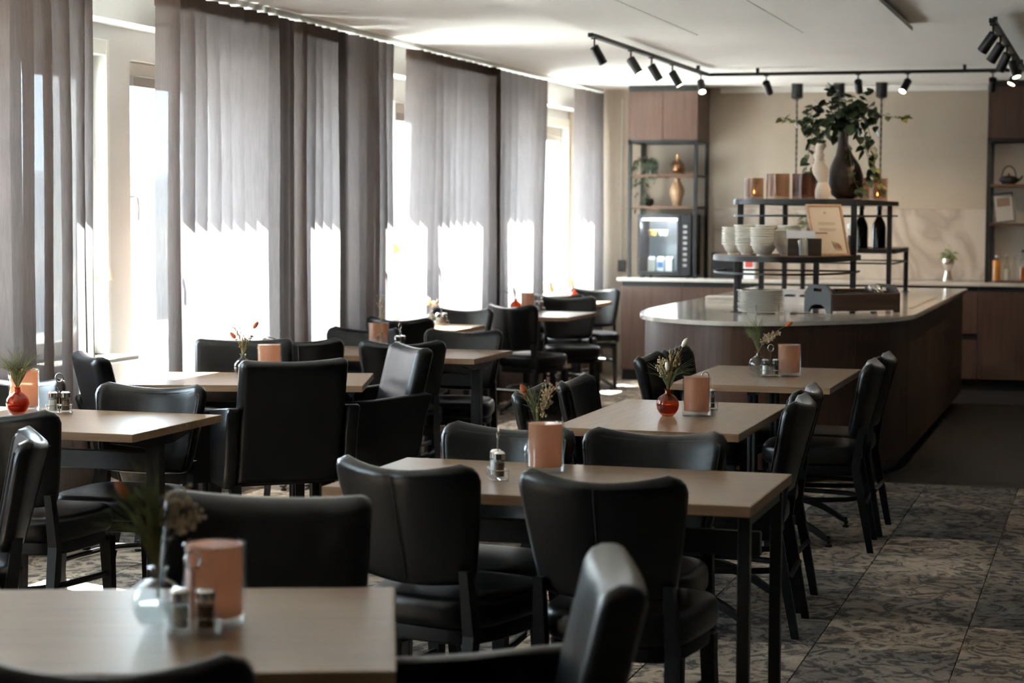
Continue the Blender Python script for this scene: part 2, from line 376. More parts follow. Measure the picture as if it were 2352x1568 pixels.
# ------------------------------------------------------------------ room shell
XW, XO = -4.95, -5.28           # inner and outer plane of the window wall
ZC, YB, YR, XR = 2.66, 18.05, -4.0, 3.6
f = MB().box(XW, XR, YR, YB, -0.10, -0.008); floor = struct('floor', f, M['carpet'], 'carpeted restaurant floor')
tile = MB().box(-0.2485, 0.2485, -0.2485, 0.2485, 0, 0.008, 0.0015).mesh('carpet_tile', 0); tile.materials.append(M['carpet'])
for ix in range(-10, 1):
    for iy in range(6, 37):
        x, y = -0.235 + 0.5 * ix, 0.15 + 0.5 * iy
        if x < -4.9 or x > 0 or y > 17.7: continue
        if x > -2.9 and y > 11.2: continue
        if x > -2.9 + 0.0 and y < 3.9: continue
        if x < -0.61 * y - 0.45: continue
        o = bpy.data.objects.new('carpet_tile', tile); link(o, floor); o.location = (x, y, -0.008)
f = MB().box(-2.9, XR, 11.27, YB, -0.02, 0.002); struct('floor_wood', f, M['darkfloor'], 'dark plank floor around the buffet island')
struct('ceiling', MB().box(XO, XR, YR, YB + 0.2, ZC, ZC + 0.12), M['ceiling'], 'white plastered ceiling')
raft = struct('ceiling_raft', MB().box(-3.08, -1.23, 0.0, 12.15, 2.64, ZC), M['ceiling'], 'slightly lowered panelled ceiling field')
pan = {}
for x0, x1 in ((-3.10, -2.513), (-2.507, -1.858), (-1.852, -1.20)):
    for y0 in (2.4, 4.85, 7.3, 9.75):
        obj('ceiling_panel', MB().box(x0, x1, y0, y0 + 2.444, 2.616, 2.642, 0.002), M['ceiling'], raft, 0)
struct('wall_back', MB().box(XO, XR, YB, YB + 0.2, -0.1, ZC), M['wallbeige'], 'beige painted wall behind the bar')
wb = bpy.data.objects['wall_back']
obj('backsplash', MB().box(-3.55, -1.08, YB - 0.02, YB, 0.93, 1.56, 0.003), M['splash'], wb, 0)
struct('wall_right', MB().box(XR, XR + 0.2, YR, YB + 0.2, -0.1, ZC), M['walldark'], 'dark wall out of view')
struct('wall_rear', MB().box(XO, XR, YR - 0.2, YR, -0.1, ZC), M['wallrear'], 'dark wall behind the viewer')
struct('trim_1', MB().box(-3.5, -1.1, YB - 0.03, YB, ZC - 0.05, ZC, 0.006), M['ceiling'], 'white cornice above the beige wall')
# windows: y0, y1, sill height
HEAD = 2.30
WIN = [(3.5, 4.5, 0.78), (5.0, 6.1, 0.78), (6.5, 7.66, 0.78), (8.3, 9.09, 0.78), (9.38, 10.6, 0.45), (11.04, 11.81, 0.78), (12.28, 13.3, 0.78), (13.36, 14.6, 0.78), (15.08, 15.96, 0.78), (16.3, 17.98, 0.78)]
w = MB(); y = YR
for a, b_, s in WIN:
    if a - y > 0.001: w.box(XO, XW, y, a, -0.1, ZC)
    w.box(XO, XW, a, b_, -0.1, s); w.box(XO, XW, a, b_, HEAD, ZC); y = b_
w.box(XO, XW, y, YB, -0.1, ZC)
wl = struct('wall_left', w, M['reveal'], 'window wall with deep white reveals')
obj('lintel', MB().box(XW, -4.78, YR, YB, 2.46, ZC), M['reveal'], wl, 0)
for i, (a, b_, s) in enumerate(WIN):
    X0, X1 = XW - 0.11, XW - 0.05
    fr = MB(); t = 0.085
    fr.box(X0, X1, a, a + t, s, HEAD, 0.006).box(X0, X1, b_ - t, b_, s, HEAD, 0.006)
    fr.box(X0, X1, a + t, b_ - t, s, s + t, 0.006).box(X0, X1, a + t, b_ - t, HEAD - t, HEAD, 0.006)
    wn = struct('window_%d' % (i + 1), fr, M['frame'], 'white framed window number along the curtain wall', 35)
    wn['label'] = 'white casement window, %s along the curtain wall' % ['first', 'second', 'third', 'fourth', 'fifth', 'sixth', 'seventh', 'eighth', 'ninth', 'tenth', 'last'][i]
    obj('pane', MB().box((X0 + X1) / 2 - 0.004, (X0 + X1) / 2 + 0.004, a + t, b_ - t, s + t, HEAD - t), M['pane'], wn, 0)
    obj('blind_cassette', MB().box(X1, X1 + 0.03, a + t, b_ - t, HEAD - t - 0.05, HEAD - t + 0.01, 0.004), M['steel'], wn)
    h = MB(); yy = a + 0.05; h.box(X1, X1 + 0.012, yy - 0.014, yy + 0.014, 1.50, 1.62, 0.003)
    h.tube([(X1 + 0.01, yy, 1.585), (X1 + 0.05, yy + 0.005, 1.59), (X1 + 0.055, yy + 0.015, 1.575), (X1 + 0.055, yy + 0.026, 1.53), (X1 + 0.055, yy + 0.026, 1.46)], 0.008, 8)
    if i in (4, 6, 7): obj('handle', h, M['steel'], wn)
    obj('window_sill', MB().box(XW - 0.05, XW + 0.17, a - 0.03, b_ + 0.05, s - 0.03, s, 0.006), M['sill'], wn)
    if i in (3, 6, 9):
        obj('casing', MB().box(XW, XW + 0.02, b_ - 0.0, b_ + 0.035, s, HEAD + 0.08, 0.004).box(XW, XW + 0.02, a, b_, HEAD, HEAD + 0.08, 0.004), M['frame'], wn)
    pl = bpy.data.lights.new('window_portal', 'AREA'); pl.shape = 'RECTANGLE'; pl.size = b_ - a; pl.size_y = HEAD - s; pl.cycles.is_portal = True
    po = bpy.data.objects.new('window_portal', pl); link(po); po.location = (XO - 0.02, (a + b_) / 2, (s + HEAD) / 2)
    po.rotation_euler = Vector((1, 0, 0)).to_track_quat('-Z', 'Z').to_euler()
# outdoors
struct('ground_outside', MB().box(-40, XO, -30, 50, -0.35, -0.15), M['concrete'], 'pale paving outside the windows')
ow = struct('wall_outside', MB().box(-15.4, -15, -20, 45, -0.2, 1.35), M['render'], 'low pale garden wall outside')
for k in range(14):
    obj('wall_panel', MB().box(-15.0, -14.96, -19 + 4.5 * k, -16.2 + 4.5 * k, 0.1, 0.95), M['outwin'], ow, 0)
bl = struct('building_outside', MB().box(-34, -30, -10, 60, -0.2, 2.6), M['render'], 'pale low building far outside')

# curtain rail
tag(obj('curtain_rail', MB().box(-4.66, -4.60, 2.0, YB - 0.02, 2.632, ZC, 0.004), M['white']), 'white ceiling curtain rail along the window wall', 'rail')
# curtains
def curtain(y0, y1, label, xc=-4.62, per=0.15, amp=0.05, seed=0, gather=0.0, lean0=0.0, lean1=0.0, z0=0.015, z1=2.618):
    rnd = random.Random(seed); n = max(2, round((y1 - y0) / per)); K = 10; rows = [z0, 0.35, 0.8, 1.3, 1.8, 2.2, 2.45, 2.545, z1]
    ph = [rnd.uniform(-0.25, 0.25) for _ in range(n + 2)]; am = [rnd.uniform(0.8, 1.15) for _ in range(n + 2)]
    def pt(i, z):
        t = i / (n * K); k = int(t * n); fr = t * n - k
        p = 2 * pi * t * n; sag = 1 - 0.10 * (z / z1)
        ff = fr / 0.7 if fr < 0.7 else (1 - fr) / 0.3
        sw = 2 * (ff * ff * (3 - 2 * ff) * 0.15 + ff * 0.85) - 1
        x = xc + amp * sag * am[k] * sw + 0.005 * sin(3 * z + k)
        yy = y0 + (y1 - y0) * t + 0.25 * per * ph[k] * sin(pi * fr) + (lean0 * (1 - t) + lean1 * t) * (1 - z / z1) ** 1.0
        return x, yy
    def sheet(rows, dx=0.0):
        vs = []; fs = []; m = n * K + 1
        for z in rows:
            for i in range(m):
                x, yy = pt(i, z); vs.append((x + dx, yy, z))
        for r in range(len(rows) - 1):
            for i in range(m - 1): fs.append((r * m + i, r * m + i + 1, (r + 1) * m + i + 1, (r + 1) * m + i))
        return MB().add(vs, fs)
    t = thing('curtain', label, 'curtain', (0, 0, 0), 0, 'taupe sheer curtains')
    obj('fabric', sheet(rows), M['curtain'], t, 60)
    if gather:
        g = []; gf = []; m = 41; zz_ = [z0, 0.6, 1.2, 1.8, 2.4, z1]
        for z in zz_:
            for i in range(m):
                q = i / (m - 1); g.append((xc + 0.05 * sin(q * 2 * pi * 5) * (0.75 + 0.25 * sin(7 * q)), y1 + 0.002 + gather * q + 0.01 * sin(q * 31), z))
        for r in range(len(zz_) - 1):
            for i in range(m - 1): gf.append((r * m + i, r * m + i + 1, (r + 1) * m + i + 1, (r + 1) * m + i))
        obj('gathered_edge', MB().add(g, gf), M['curtain'], t, 60); obj('header_tape', sheet([2.545, 2.58, z1 + 0.004], -0.004), M['header'], t, 60)
    return t
curtain(5.0, 6.45, 'dark taupe curtain out of view beside the near table', seed=11, per=0.16)
curtain(7.46, 8.17, 'dark taupe pleated curtain nearest the viewer at the picture edge', seed=1, per=0.175)
curtain(8.2, 8.35, 'narrow strip of taupe curtain beside the sill lamp', seed=2, per=0.075, amp=0.03)
curtain(9.1, 10.50, 'wide pleated taupe curtain behind the armchair table', seed=3, per=0.148, gather=0.22)
curtain(10.76, 11.42, 'pleated taupe curtain behind the table with bare twigs in a vase', seed=4, per=0.145, gather=0.13)
curtain(11.59, 12.37, 'pleated taupe curtain ending left of the window with the banana leaf', seed=5, per=0.14)
curtain(12.8, 14.62, 'long taupe curtain between the banana leaf and the middle dark fold', seed=6, per=0.15, lean0=-0.16, gather=0.13)
curtain(14.76, 16.09, 'flat hanging taupe curtain before the last window gap', seed=7, per=0.16, amp=0.035, lean1=-0.12)
curtain(17.15, 18.0, 'last taupe curtain in the corner by the bar', seed=8, per=0.17)

# ------------------------------------------------------------------ furniture prototypes
def chair_back_surface():
    # barrel-curved padded back: grid front and back, rounded rim
    nu, nv = 14, 12; th = 0.048
    zb, zt = 0.505, 0.828
    def hw(z):
        t = (z - zb) / (zt - zb); w = 0.178 + 0.056 * t ** 0.8
        return w
    def rim(u, v):
        z = zb + (zt - zb) * v
        z2 = z + (0.024 * u * u) * v * v - 0.010 * (1 - v) * u * u * -1
        w = hw(z); r = 0.05
        d = zt - z
        if d < r: w -= r - sqrt(max(0, r * r - (r - d) ** 2))
        d = z - zb
        if d < 0.03: w -= 0.03 - sqrt(max(0, 0.03 ** 2 - (0.03 - d) ** 2))
        x = u * w
        yb = -0.205 - 0.085 * v + 0.062 * (x / 0.23) ** 2
        return x, yb, z2
    vs = []; fs = []
    vv = [0, 0.015, 0.05, 0.12, 0.25, 0.4, 0.55, 0.7, 0.8, 0.87, 0.93, 0.97, 1.0]
    uu = [-1, -0.96, -0.88, -0.72, -0.5, -0.25, -0.06, 0, 0.06, 0.25, 0.5, 0.72, 0.88, 0.96, 1]
    m, n = len(uu), len(vv)
    for side in (1, -1):
        for j, v in enumerate(vv):
            for i, u in enumerate(uu):
                x, y, z = rim(u, v)
                e = min(1 - abs(u), min(v, 1 - v) * 1.4)
                t = th * (0.5 if e > 0.1 else 0.5 * sqrt(max(0.0, 1 - (1 - e / 0.1) ** 2)))
                t = max(t, 0.004)
                if side < 0 and abs(u) < 0.03 and 0.02 < v: t -= 0.004
                nx = -2 * 0.062 * x / 0.23 ** 2
                vs.append((x + side * t * -nx * -0.9, y + side * t, z))
    o = m * n
    for j in range(n - 1):
        for i in range(m - 1):
            a, b2, c, d = j * m + i, j * m + i + 1, (j + 1) * m + i + 1, (j + 1) * m + i
            fs.append((d, c, b2, a)); fs.append((o + a, o + b2, o + c, o + d))
    for i in range(m - 1):
        fs.append((i, i + 1, o + i + 1, o + i)); k = (n - 1) * m; fs.append((k + i + 1, k + i, o + k + i, o + k + i + 1))
    for j in range(n - 1):
        a, d = j * m, (j + 1) * m; fs.append((d, a, o + a, o + d)); a += m - 1; d += m - 1; fs.append((a, d, o + d, o + a))
    mb = MB().add(vs, fs)
    def P(u, v, off):
        x, y, z = rim(u, v); return (x, y + off, z)
    return mb, P
def rounded_slab(mb, outline, z0, z1, r, dome=0.0):
    # outline polygon (ccw), rounded top and bottom edges
    cx = sum(p[0] for p in outline) / len(outline); cyy = sum(p[1] for p in outline) / len(outline)
    rings = []
    for k in range(5):
        a = pi / 2 * k / 4; rings.append((r * (1 - sin(a)), z0 + r * (1 - cos(a))))
    rings2 = [(d, z1 - (z - z0)) for d, z in rings[::-1]]
    vs = []; n = len(outline); allr = rings + rings2
    for d, z in allr:
        for x, y in outline:
            L = sqrt((x - cx) ** 2 + (y - cyy) ** 2); s = (L - d) / L; vs.append((cx + (x - cx) * s, cyy + (y - cyy) * s, z))
    fs = []
    for i in range(len(allr) - 1):
        for k in range(n): fs.append((i * n + k, i * n + (k + 1) % n, (i + 1) * n + (k + 1) % n, (i + 1) * n + k))
    b0 = len(vs); L0 = (len(allr) - 1) * n
    for x, y in outline: vs.append((cx + (x - cx) * 0.55, cyy + (y - cyy) * 0.55, z1 + dome * 0.8))
    for k in range(n): fs.append((L0 + k, L0 + (k + 1) % n, b0 + (k + 1) % n, b0 + k))
    fs.append(tuple(range(b0, b0 + n))); fs.append(tuple(range(n))[::-1])
    return mb.add(vs, fs)
def superell(a, b, n, p=4.0, cx=0, cy=0, taper=0.0):
    out = []
    for k in range(n):
        t = 2 * pi * k / n; c, s = cos(t), sin(t)
        x = a * abs(c) ** (2 / p) * (1 if c >= 0 else -1); y = b * abs(s) ** (2 / p) * (1 if s >= 0 else -1)
        out.append((cx + x * (1 + taper * y / b), cy + y))
    return out
def make_dining_chair():
    t = thing('dining_chair', 'x', 'chair', (0, 0, 0), 0, 'black leather dining chairs')
    bk, P = chair_back_surface(); back = obj('backrest', bk, M['leather'], t, 50)
    sm = MB().tube([P(0, v, -0.0255) for v in (0.05, 0.2, 0.4, 0.6, 0.8, 0.95)], 0.0022, 5)
    obj('seam', sm, M['piping'], back)
    pp = MB(); pts = [P(-0.93, v, 0.0235) for v in (0.1, 0.3, 0.5, 0.7, 0.82, 0.90)] + [P(u, 0.95, 0.0235) for u in (-0.85, -0.6, -0.3, 0, 0.3, 0.6, 0.85)] + [P(0.93, v, 0.0235) for v in (0.90, 0.82, 0.7, 0.5, 0.3, 0.1)]
    pp.tube(pts, 0.0022, 5); obj('piping', pp, M['piping'], back)
    st = rounded_slab(MB(), superell(0.215, 0.225, 28, 3.6, 0, 0.015, 0.06), 0.385, 0.475, 0.03, 0.012)
    obj('seat', st, M['leather'], t, 50)
    obj('seat_rail', rounded_slab(MB(), superell(0.195, 0.20, 24, 4, 0, 0.01, 0.05), 0.345, 0.39, 0.006), M['blackwood'], t, 50)
    for s in (-1, 1):
        obj('leg', MB().taper((s * 0.175, 0.185, 0.36), (s * 0.182, 0.20, 0), 0.021, 0.021, 0.014, 0.014), M['blackwood'], t, 0)
        r = MB().taper((s * 0.178, -0.215, 0.56), (s * 0.182, -0.19, 0.38), 0.013, 0.016, 0.017, 0.019)
        r.taper((s * 0.182, -0.19, 0.38), (s * 0.190, -0.262, 0), 0.017, 0.019, 0.014, 0.014)
        obj('leg', r, M['blackwood'], t, 0)
    hoop = [(0.172 * sx * 1.0, yy, 0.235) for sx, yy in ()]
    pts = [(-0.176, 0.19), (-0.163, 0.08), (-0.14, -0.05), (-0.10, -0.15), (-0.04, -0.20), (0.04, -0.20), (0.10, -0.15), (0.14, -0.05), (0.163, 0.08), (0.176, 0.19)]
    obj('stretcher', MB().tube([(x, y, 0.225) for x, y in pts], 0.0115, 8), M['blackwood'], t)
    obj('rear_rail', MB().tube([(-0.185, -0.235, 0.215), (0.185, -0.235, 0.215)], 0.010, 8), M['blackwood'], t)
    return t
def make_armchair():
    t = thing('armchair', 'x', 'armchair', (0, 0, 0), 0, 'black leather armchairs')
    # padded back, slightly dished top, rounded rim
    vs = []; fs = []; bk = MB(); zb, zt = 0.36, 0.895
    uu = [-1, -0.985, -0.95, -0.88, -0.7, -0.35, 0, 0.35, 0.7, 0.88, 0.95, 0.985, 1]; vv = [0, 0.01, 0.04, 0.2, 0.4, 0.6, 0.8, 0.9, 0.94, 0.965, 0.985, 0.996, 1.0]
    m, n = len(uu), len(vv)
    for side in (1, -1):
        for v in vv:
            z = zb + (zt - zb) * v; w = 0.237; d = zt - z; r = 0.028
            if d < r: w -= r - sqrt(max(0, r * r - (r - d) ** 2))
            yc = -0.155 - 0.115 * max(0.0, v - 0.1) / 0.9
            for u in uu:
                x = u * w; eu = (1 - abs(u)) * 0.237; ev = min(d, (z - zb) * 2 + 0.006); e = max(0.0, min(eu, ev) / 0.03)
                t_ = 0.043 * (1 if e >= 1 else max(0.22, sqrt(1 - (1 - e) ** 2)))
                vs.append((x, yc + side * t_ + 0.012 * u * u, z - 0.012 * (1 - u * u) * v ** 4))
    o = m * n
    for j in range(n - 1):
        for i in range(m - 1):
            a, b, c, d = j * m + i, j * m + i + 1, (j + 1) * m + i + 1, (j + 1) * m + i
            fs.append((d, c, b, a)); fs.append((o + a, o + b, o + c, o + d))
    for i in range(m - 1):
        fs.append((i, i + 1, o + i + 1, o + i)); k = (n - 1) * m; fs.append((k + i + 1, k + i, o + k + i, o + k + i + 1))
    for j in range(n - 1):
        a, d = j * m, (j + 1) * m; fs.append((d, a, o + a, o + d)); a += m - 1; d += m - 1; fs.append((a, d, o + d, o + a))
    obj('backrest', bk.add(vs, fs), M['leather'], t, 55)
    for s in (-1, 1):
        # arm panel: side profile in y-z, extruded in x
        pr = [(-0.185, 0.345), (-0.215, 0.45), (-0.235, 0.58), (-0.268, 0.675), (-0.262, 0.690), (-0.245, 0.695), (0.0, 0.668), (0.245, 0.655), (0.262, 0.645), (0.266, 0.62), (0.262, 0.345)]
        a = MB(); x0, x1 = (0.236, 0.292) if s > 0 else (-0.292, -0.236)
        nn = len(pr); c = 0.008
        cyy = sum(p[0] for p in pr) / nn; cz = sum(p[1] for p in pr) / nn
        ins = [(cyy + (p[0] - cyy) * 0.955, cz + (p[1] - cz) * 0.955) for p in pr]
        V = [(x0, p[0], p[1]) for p in ins] + [(x0 + c, p[0], p[1]) for p in pr] + [(x1 - c, p[0], p[1]) for p in pr] + [(x1, p[0], p[1]) for p in ins]
        F = []
        for r in range(3):
            for k in range(nn): F.append((r * nn + k, (r + 1) * nn + k, (r + 1) * nn + (k + 1) % nn, r * nn + (k + 1) % nn))
        F.append(tuple(range(nn))); F.append(tuple(range(3 * nn, 4 * nn))[::-1])
        obj('armrest', a.add(V, F), M['leather'], t, 50)
    obj('seat', rounded_slab(MB(), superell(0.233, 0.20, 28, 7, 0, 0.055), 0.40, 0.475, 0.022, 0.012), M['leather'], t, 50)
    obj('apron', MB().box(-0.234, 0.234, -0.14, 0.25, 0.345, 0.40, 0.006), M['leather'], t)
    for sx in (-1, 1):
        obj('leg', MB().taper((sx * 0.245, 0.225, 0.35), (sx * 0.245, 0.235, 0), 0.024, 0.024, 0.018, 0.018), M['blackwood'], t, 0)
        obj('leg', MB().taper((sx * 0.235, -0.165, 0.36), (sx * 0.235, -0.235, 0), 0.022, 0.022, 0.017, 0.017), M['blackwood'], t, 0)
    return t
DC = make_dining_chair(); AC = make_armchair(); used = {'d': False, 'a': False}
def put(kind, x, y, deg, label):
    proto = DC if kind == 'd' else AC; rz = -radians(deg)
    if not used[kind]:
        used[kind] = True; proto.location = (x, y, 0); proto.rotation_euler = (0, 0, rz); proto['label'] = label; return proto
    return dup(proto, (x, y, 0), rz, label)

def table(name, cx, cy, w, d, deg, base, label, Z=0.75):
    t = thing(name, label, 'table', (cx, cy, 0), radians(deg), 'oak veneer restaurant tables')
    a = 0 if w >= d else 1
    th = 0.028
    top = obj('tabletop', MB().box(-w / 2 + 0.003, w / 2 - 0.003, -d / 2 + 0.003, d / 2 - 0.003, Z - th + 0.002, Z, 0.0015), M['tabletop'], t)
    if a: 
        me = top.data; me.materials.clear(); me.materials.append(M['tabletop_y'])
    e = 0.003
    eb = MB().box(-w / 2, w / 2, -d / 2, -d / 2 + e, Z - th, Z - 0.0008).box(-w / 2, w / 2, d / 2 - e, d / 2, Z - th, Z - 0.0008)
    eb.box(-w / 2, -w / 2 + e, -d / 2 + e, d / 2 - e, Z - th, Z - 0.0008).box(w / 2 - e, w / 2, -d / 2 + e, d / 2 - e, Z - th, Z - 0.0008)
    obj('edge_band', eb, M['tableedge'], t, 0)
    u = Z - th
    if base == 'legs':
        for sx in (-1, 1):
            for sy in (-1, 1):
                obj('leg', MB().box(sx * (w / 2 - 0.03) - 0.0165, sx * (w / 2 - 0.03) + 0.0165, sy * (d / 2 - 0.09) - 0.0165, sy * (d / 2 - 0.09) + 0.0165, 0.012, u, 0.002), M['blackmetal'], t, 0)
                obj('foot', MB().lathe([(0.014, 0), (0.014, 0.012)], 10, (sx * (w / 2 - 0.03), sy * (d / 2 - 0.09), 0)), M['blackplastic'], t)
        obj('beam', MB().box(-w / 2 + 0.03, w / 2 - 0.03, -0.015, 0.015, 0.56, 0.63, 0.003), M['blackmetal'], t, 0)
        for sx in (-1, 1):
            obj('apron', MB().box(sx * (w / 2 - 0.03) - 0.012, sx * (w / 2 - 0.03) + 0.012, -d / 2 + 0.09, d / 2 - 0.09, u - 0.04, u, 0.002), M['blackmetal'], t, 0)
    elif base == 'tframe':
        for sx in (-1, 1):
            X = sx * (w / 2 - 0.095)
            obj('column', MB().box(X - 0.026, X + 0.026, -0.026, 0.026, 0.06, u - 0.02, 0.003), M['blackmetal'], t, 0)
            arm = MB().add([(X - 0.025, -d / 2 + 0.06, u), (X + 0.025, -d / 2 + 0.06, u), (X + 0.025, d / 2 - 0.06, u), (X - 0.025, d / 2 - 0.06, u), (X - 0.025, -d / 2 + 0.06, u - 0.015), (X + 0.025, -d / 2 + 0.06, u - 0.015), (X + 0.025, -0.10, u - 0.05), (X - 0.025, -0.10, u - 0.05), (X + 0.025, 0.10, u - 0.05), (X - 0.025, 0.10, u - 0.05), (X + 0.025, d / 2 - 0.06, u - 0.015), (X - 0.025, d / 2 - 0.06, u - 0.015)],
                           [(0, 1, 2, 3), (4, 7, 6, 5), (7, 9, 8, 6), (9, 11, 10, 8), (0, 4, 5, 1), (2, 10, 11, 3), (1, 5, 6, 8, 10, 2), (0, 3, 11, 9, 7, 4)])
            obj('top_arm', arm, M['blackmetal'], t, 0)
            obj('foot', arch_foot(X, d), M['blackmetal'], t)
        obj('beam', MB().box(-w / 2 + 0.095, w / 2 - 0.095, -0.016, 0.016, 0.575, 0.645, 0.003), M['blackmetal'], t, 0)
    else:  # pedestals with arched feet
        L = max(w, d); k = 0.30 if L > 1 else 0.0
        for s in ((-1, 1) if L > 1 else (0,)):
            X, Y = (s * k, 0) if w >= d else (0, s * k)
            c = MB()
            for dx, dy in ((-0.038, -0.022), (-0.016, -0.022), (-0.038, 0.022), (-0.016, 0.022)): c.tube([(X + dx, Y + dy, 0.10), (X + dx, Y + dy, u - 0.02)], 0.010, 8)
            obj('column', c, M['blackmetal'], t)
            for q in range(4):
                an = pi / 4 + q * pi / 2 if L <= 1 else q * pi / 2
                if L > 1 and ((w < d and q in (1, 3)) or (w >= d and q in (0, 2))):
                    if not ((s > 0 and q in (0, 1)) or (s < 0 and q in (2, 3))): continue
                obj('foot', arch_leg(X, Y, an), M['blackmetal'], t)
            br = MB(); br.box(X - 0.2, X + 0.2, Y - 0.02, Y + 0.02, u - 0.02, u, 0.002).box(X - 0.02, X + 0.02, Y - 0.2, Y + 0.2, u - 0.021, u, 0.002)
            obj('top_bracket', br, M['blackmetal'], t, 0)
    return t
def arch_foot(X, d):
    mb = MB()
    for sy in (-1, 1): arch(mb, (X, 0), pi / 2 * sy, d / 2 - 0.05)
    return mb
def arch(mb, c, an, R, w=0.018):
    top = []; bot = []
    for i in range(9):
        t = i / 8; r = 0.02 + (R - 0.02) * t
        z = 0.03 + 0.13 * (1 - t ** 2.2); th = 0.045 - 0.02 * t
        top.append((r, z)); bot.append((r, max(0.02, z - th)))
    poly = top + bot[::-1]; n = len(poly); ux, uy = cos(an), sin(an); px, py = -uy * w, ux * w
    V = [(c[0] + r * ux + px, c[1] + r * uy + py, z) for r, z in poly] + [(c[0] + r * ux - px, c[1] + r * uy - py, z) for r, z in poly]
    F = []
    for i in range(8): F.append((i, i + 1, 16 - i, 17 - i)); F.append((n + 17 - i, n + 16 - i, n + i + 1, n + i))
    F += [(i, n + i, n + (i + 1) % n, (i + 1) % n) for i in range(n)]
    mb.add(V, F)
    mb.lathe([(0.016, 0), (0.016, 0.012), (0.008, 0.014), (0.008, 0.05)], 10, (c[0] + (R - 0.012) * ux, c[1] + (R - 0.012) * uy, 0))
    return mb
def arch_leg(X, Y, an): return arch(MB(), (X, Y), an, 0.34)
M['tabletop_y'] = woodmat('oak_veneer_long_grain', (0.152, 0.090, 0.048), (0.215, 0.135, 0.078), 0.32, 1, 9.0, 0.36)

# ------------------------------------------------------------------ tables
table('dining_table', -1.505, 5.46, 1.21, 0.70, 0, 'legs', 'oak table with two chairs each side, peach candle glass and salt caddy')
table('dining_table', -1.58, 7.36, 0.68, 1.14, 0, 'pedestal', 'oak table carrying the round amber vase and tall peach glass')
table('dining_table', -1.55, 9.29, 0.72, 1.13, 0, 'pedestal', 'oak table just before the buffet island with clear bud vase')
table('dining_table', -3.81, 6.435, 1.20, 0.71, 0, 'tframe', 'oak table by the near curtain with amber vase, right corner jutting out')
table('dining_table', -3.788, 8.295, 1.10, 0.70, 17, 'tframe', 'sunlit oak table turned at an angle among the armchairs')
table('dining_table', -3.79, 10.145, 1.20, 0.69, 0, 'tframe', 'oak table beyond the armchairs with twigs in a clear vase')
table('dining_table', -1.831, 3.219, 1.20, 0.75, 20.5, 'legs', 'blurred oak table closest to the viewer, lower left corner')
table('dining_table', -4.31, 12.45, 0.46, 0.66, 0, 'pedestal', 'small oak table by the window with the banana leaf')
table('dining_table', -4.14, 14.33, 0.66, 0.86, 0, 'pedestal', 'small sunlit oak table with dark leaves in an amber vase')
table('dining_table', -4.355, 16.25, 0.40, 0.68, 0, 'pedestal', 'farthest small oak table beside the base cabinets')

# ------------------------------------------------------------------ chairs
put('d', -1.764, 5.235, 14, 'black leather chair seen from behind, centre seam turned to the window side')
put('d', -1.24, 5.168, 4, 'black leather chair seen squarely from behind at the right end of the front table')
put('d', -1.85, 5.70, 188, 'black leather chair facing us behind the salt caddy')
put('d', -1.35, 5.705, 181, 'black leather chair facing us with a bluish sheen, between the two front right tables')
put('d', -1.88, 7.25, 90, 'black chair tucked from the window side behind the grass in the peach glass')
put('d', -1.84, 7.73, 90, 'black chair on the window side of the amber vase table, farther of the two')
put('d', -1.335, 7.17, -93, 'black chair with pebbled edge on the aisle side of the amber vase table, nearer one')
put('d', -1.38, 7.65, -90, 'black chair on the aisle side of the amber vase table, mostly hidden farther one')
put('d', -1.295, 9.06, -94, 'nearer black chair on the aisle side of the table by the island')
put('d', -1.295, 9.55, -90, 'farther black chair on the aisle side of the table by the island')
put('d', -1.86, 9.15, 90, 'black chair behind the white bunny tail, window side of the table by the island')
put('d', -1.84, 9.63, 92, 'black chair peeking over its neighbour in front of the curved island')
put('d', -3.535, 6.64, 177, 'black chair facing us across the near curtain table, full sheen on its back')
put('d', -4.19, 6.72, 180, 'black chair facing us behind the shakers at the picture left edge')
put('d', -3.59, 6.09, 0, 'black chair from behind at the near curtain table, legs above striped sun')
put('d', -3.62, 9.89, -20, 'black chair from behind just past the armchair with the bright back')
put('d', -4.13, 9.92, -5, 'black chair from behind showing its seam beside the small peach glass')
put('d', -4.13, 10.41, 180, 'black chair facing us half hidden by the twig vase glass')
put('d', -3.51, 10.46, 172, 'black chair facing us at the far side of the twig vase table, right one')
put('d', -4.33, 12.02, 0, 'black chair from behind in front of the banana leaf window')
put('d', -4.33, 12.80, 180, 'black chair facing us at the small table by the banana leaf')
put('d', -4.11, 13.98, 20, 'greyish lit black chair from behind at the dark leaf vase table')
put('d', -4.07, 14.98, 157, 'black chair facing us at the far side of the dark leaf vase table')
put('d', -4.35, 15.87, 4, 'black chair showing only its curved top before the last small table')
put('d', -4.34, 16.72, 165, 'farthest black chair with a blue sheen next to the base cabinets')
put('d', -3.32, 5.10, 239, 'black chair seen edge on at the left picture edge, wavy top')
put('d', -1.54, 2.86, -23, 'blurred black chair at the bottom edge, only its top rail showing')
put('a', -3.47, 7.90, -40, 'black leather armchair from behind, large square back')
put('a', -3.345, 8.54, -128, 'black leather armchair side on with a bright blue-white lit back')
put('a', -3.95, 8.62, 154, 'black leather armchair facing us behind the rust bunny tail vase')
put('a', -4.05, 7.83, 49, 'black leather armchair by the sill lamp turned away from us')
put('a', -1.755, 3.76, 173, 'broad black armchair facing us behind the nearest blurred table')
put('a', -2.58, 3.52, 167, 'black armchair cut off by the left picture edge behind the nearest table')
put('a', -1.085, 3.33, -108, 'blurred black armchair in the foreground with a grey sheen on its edge')

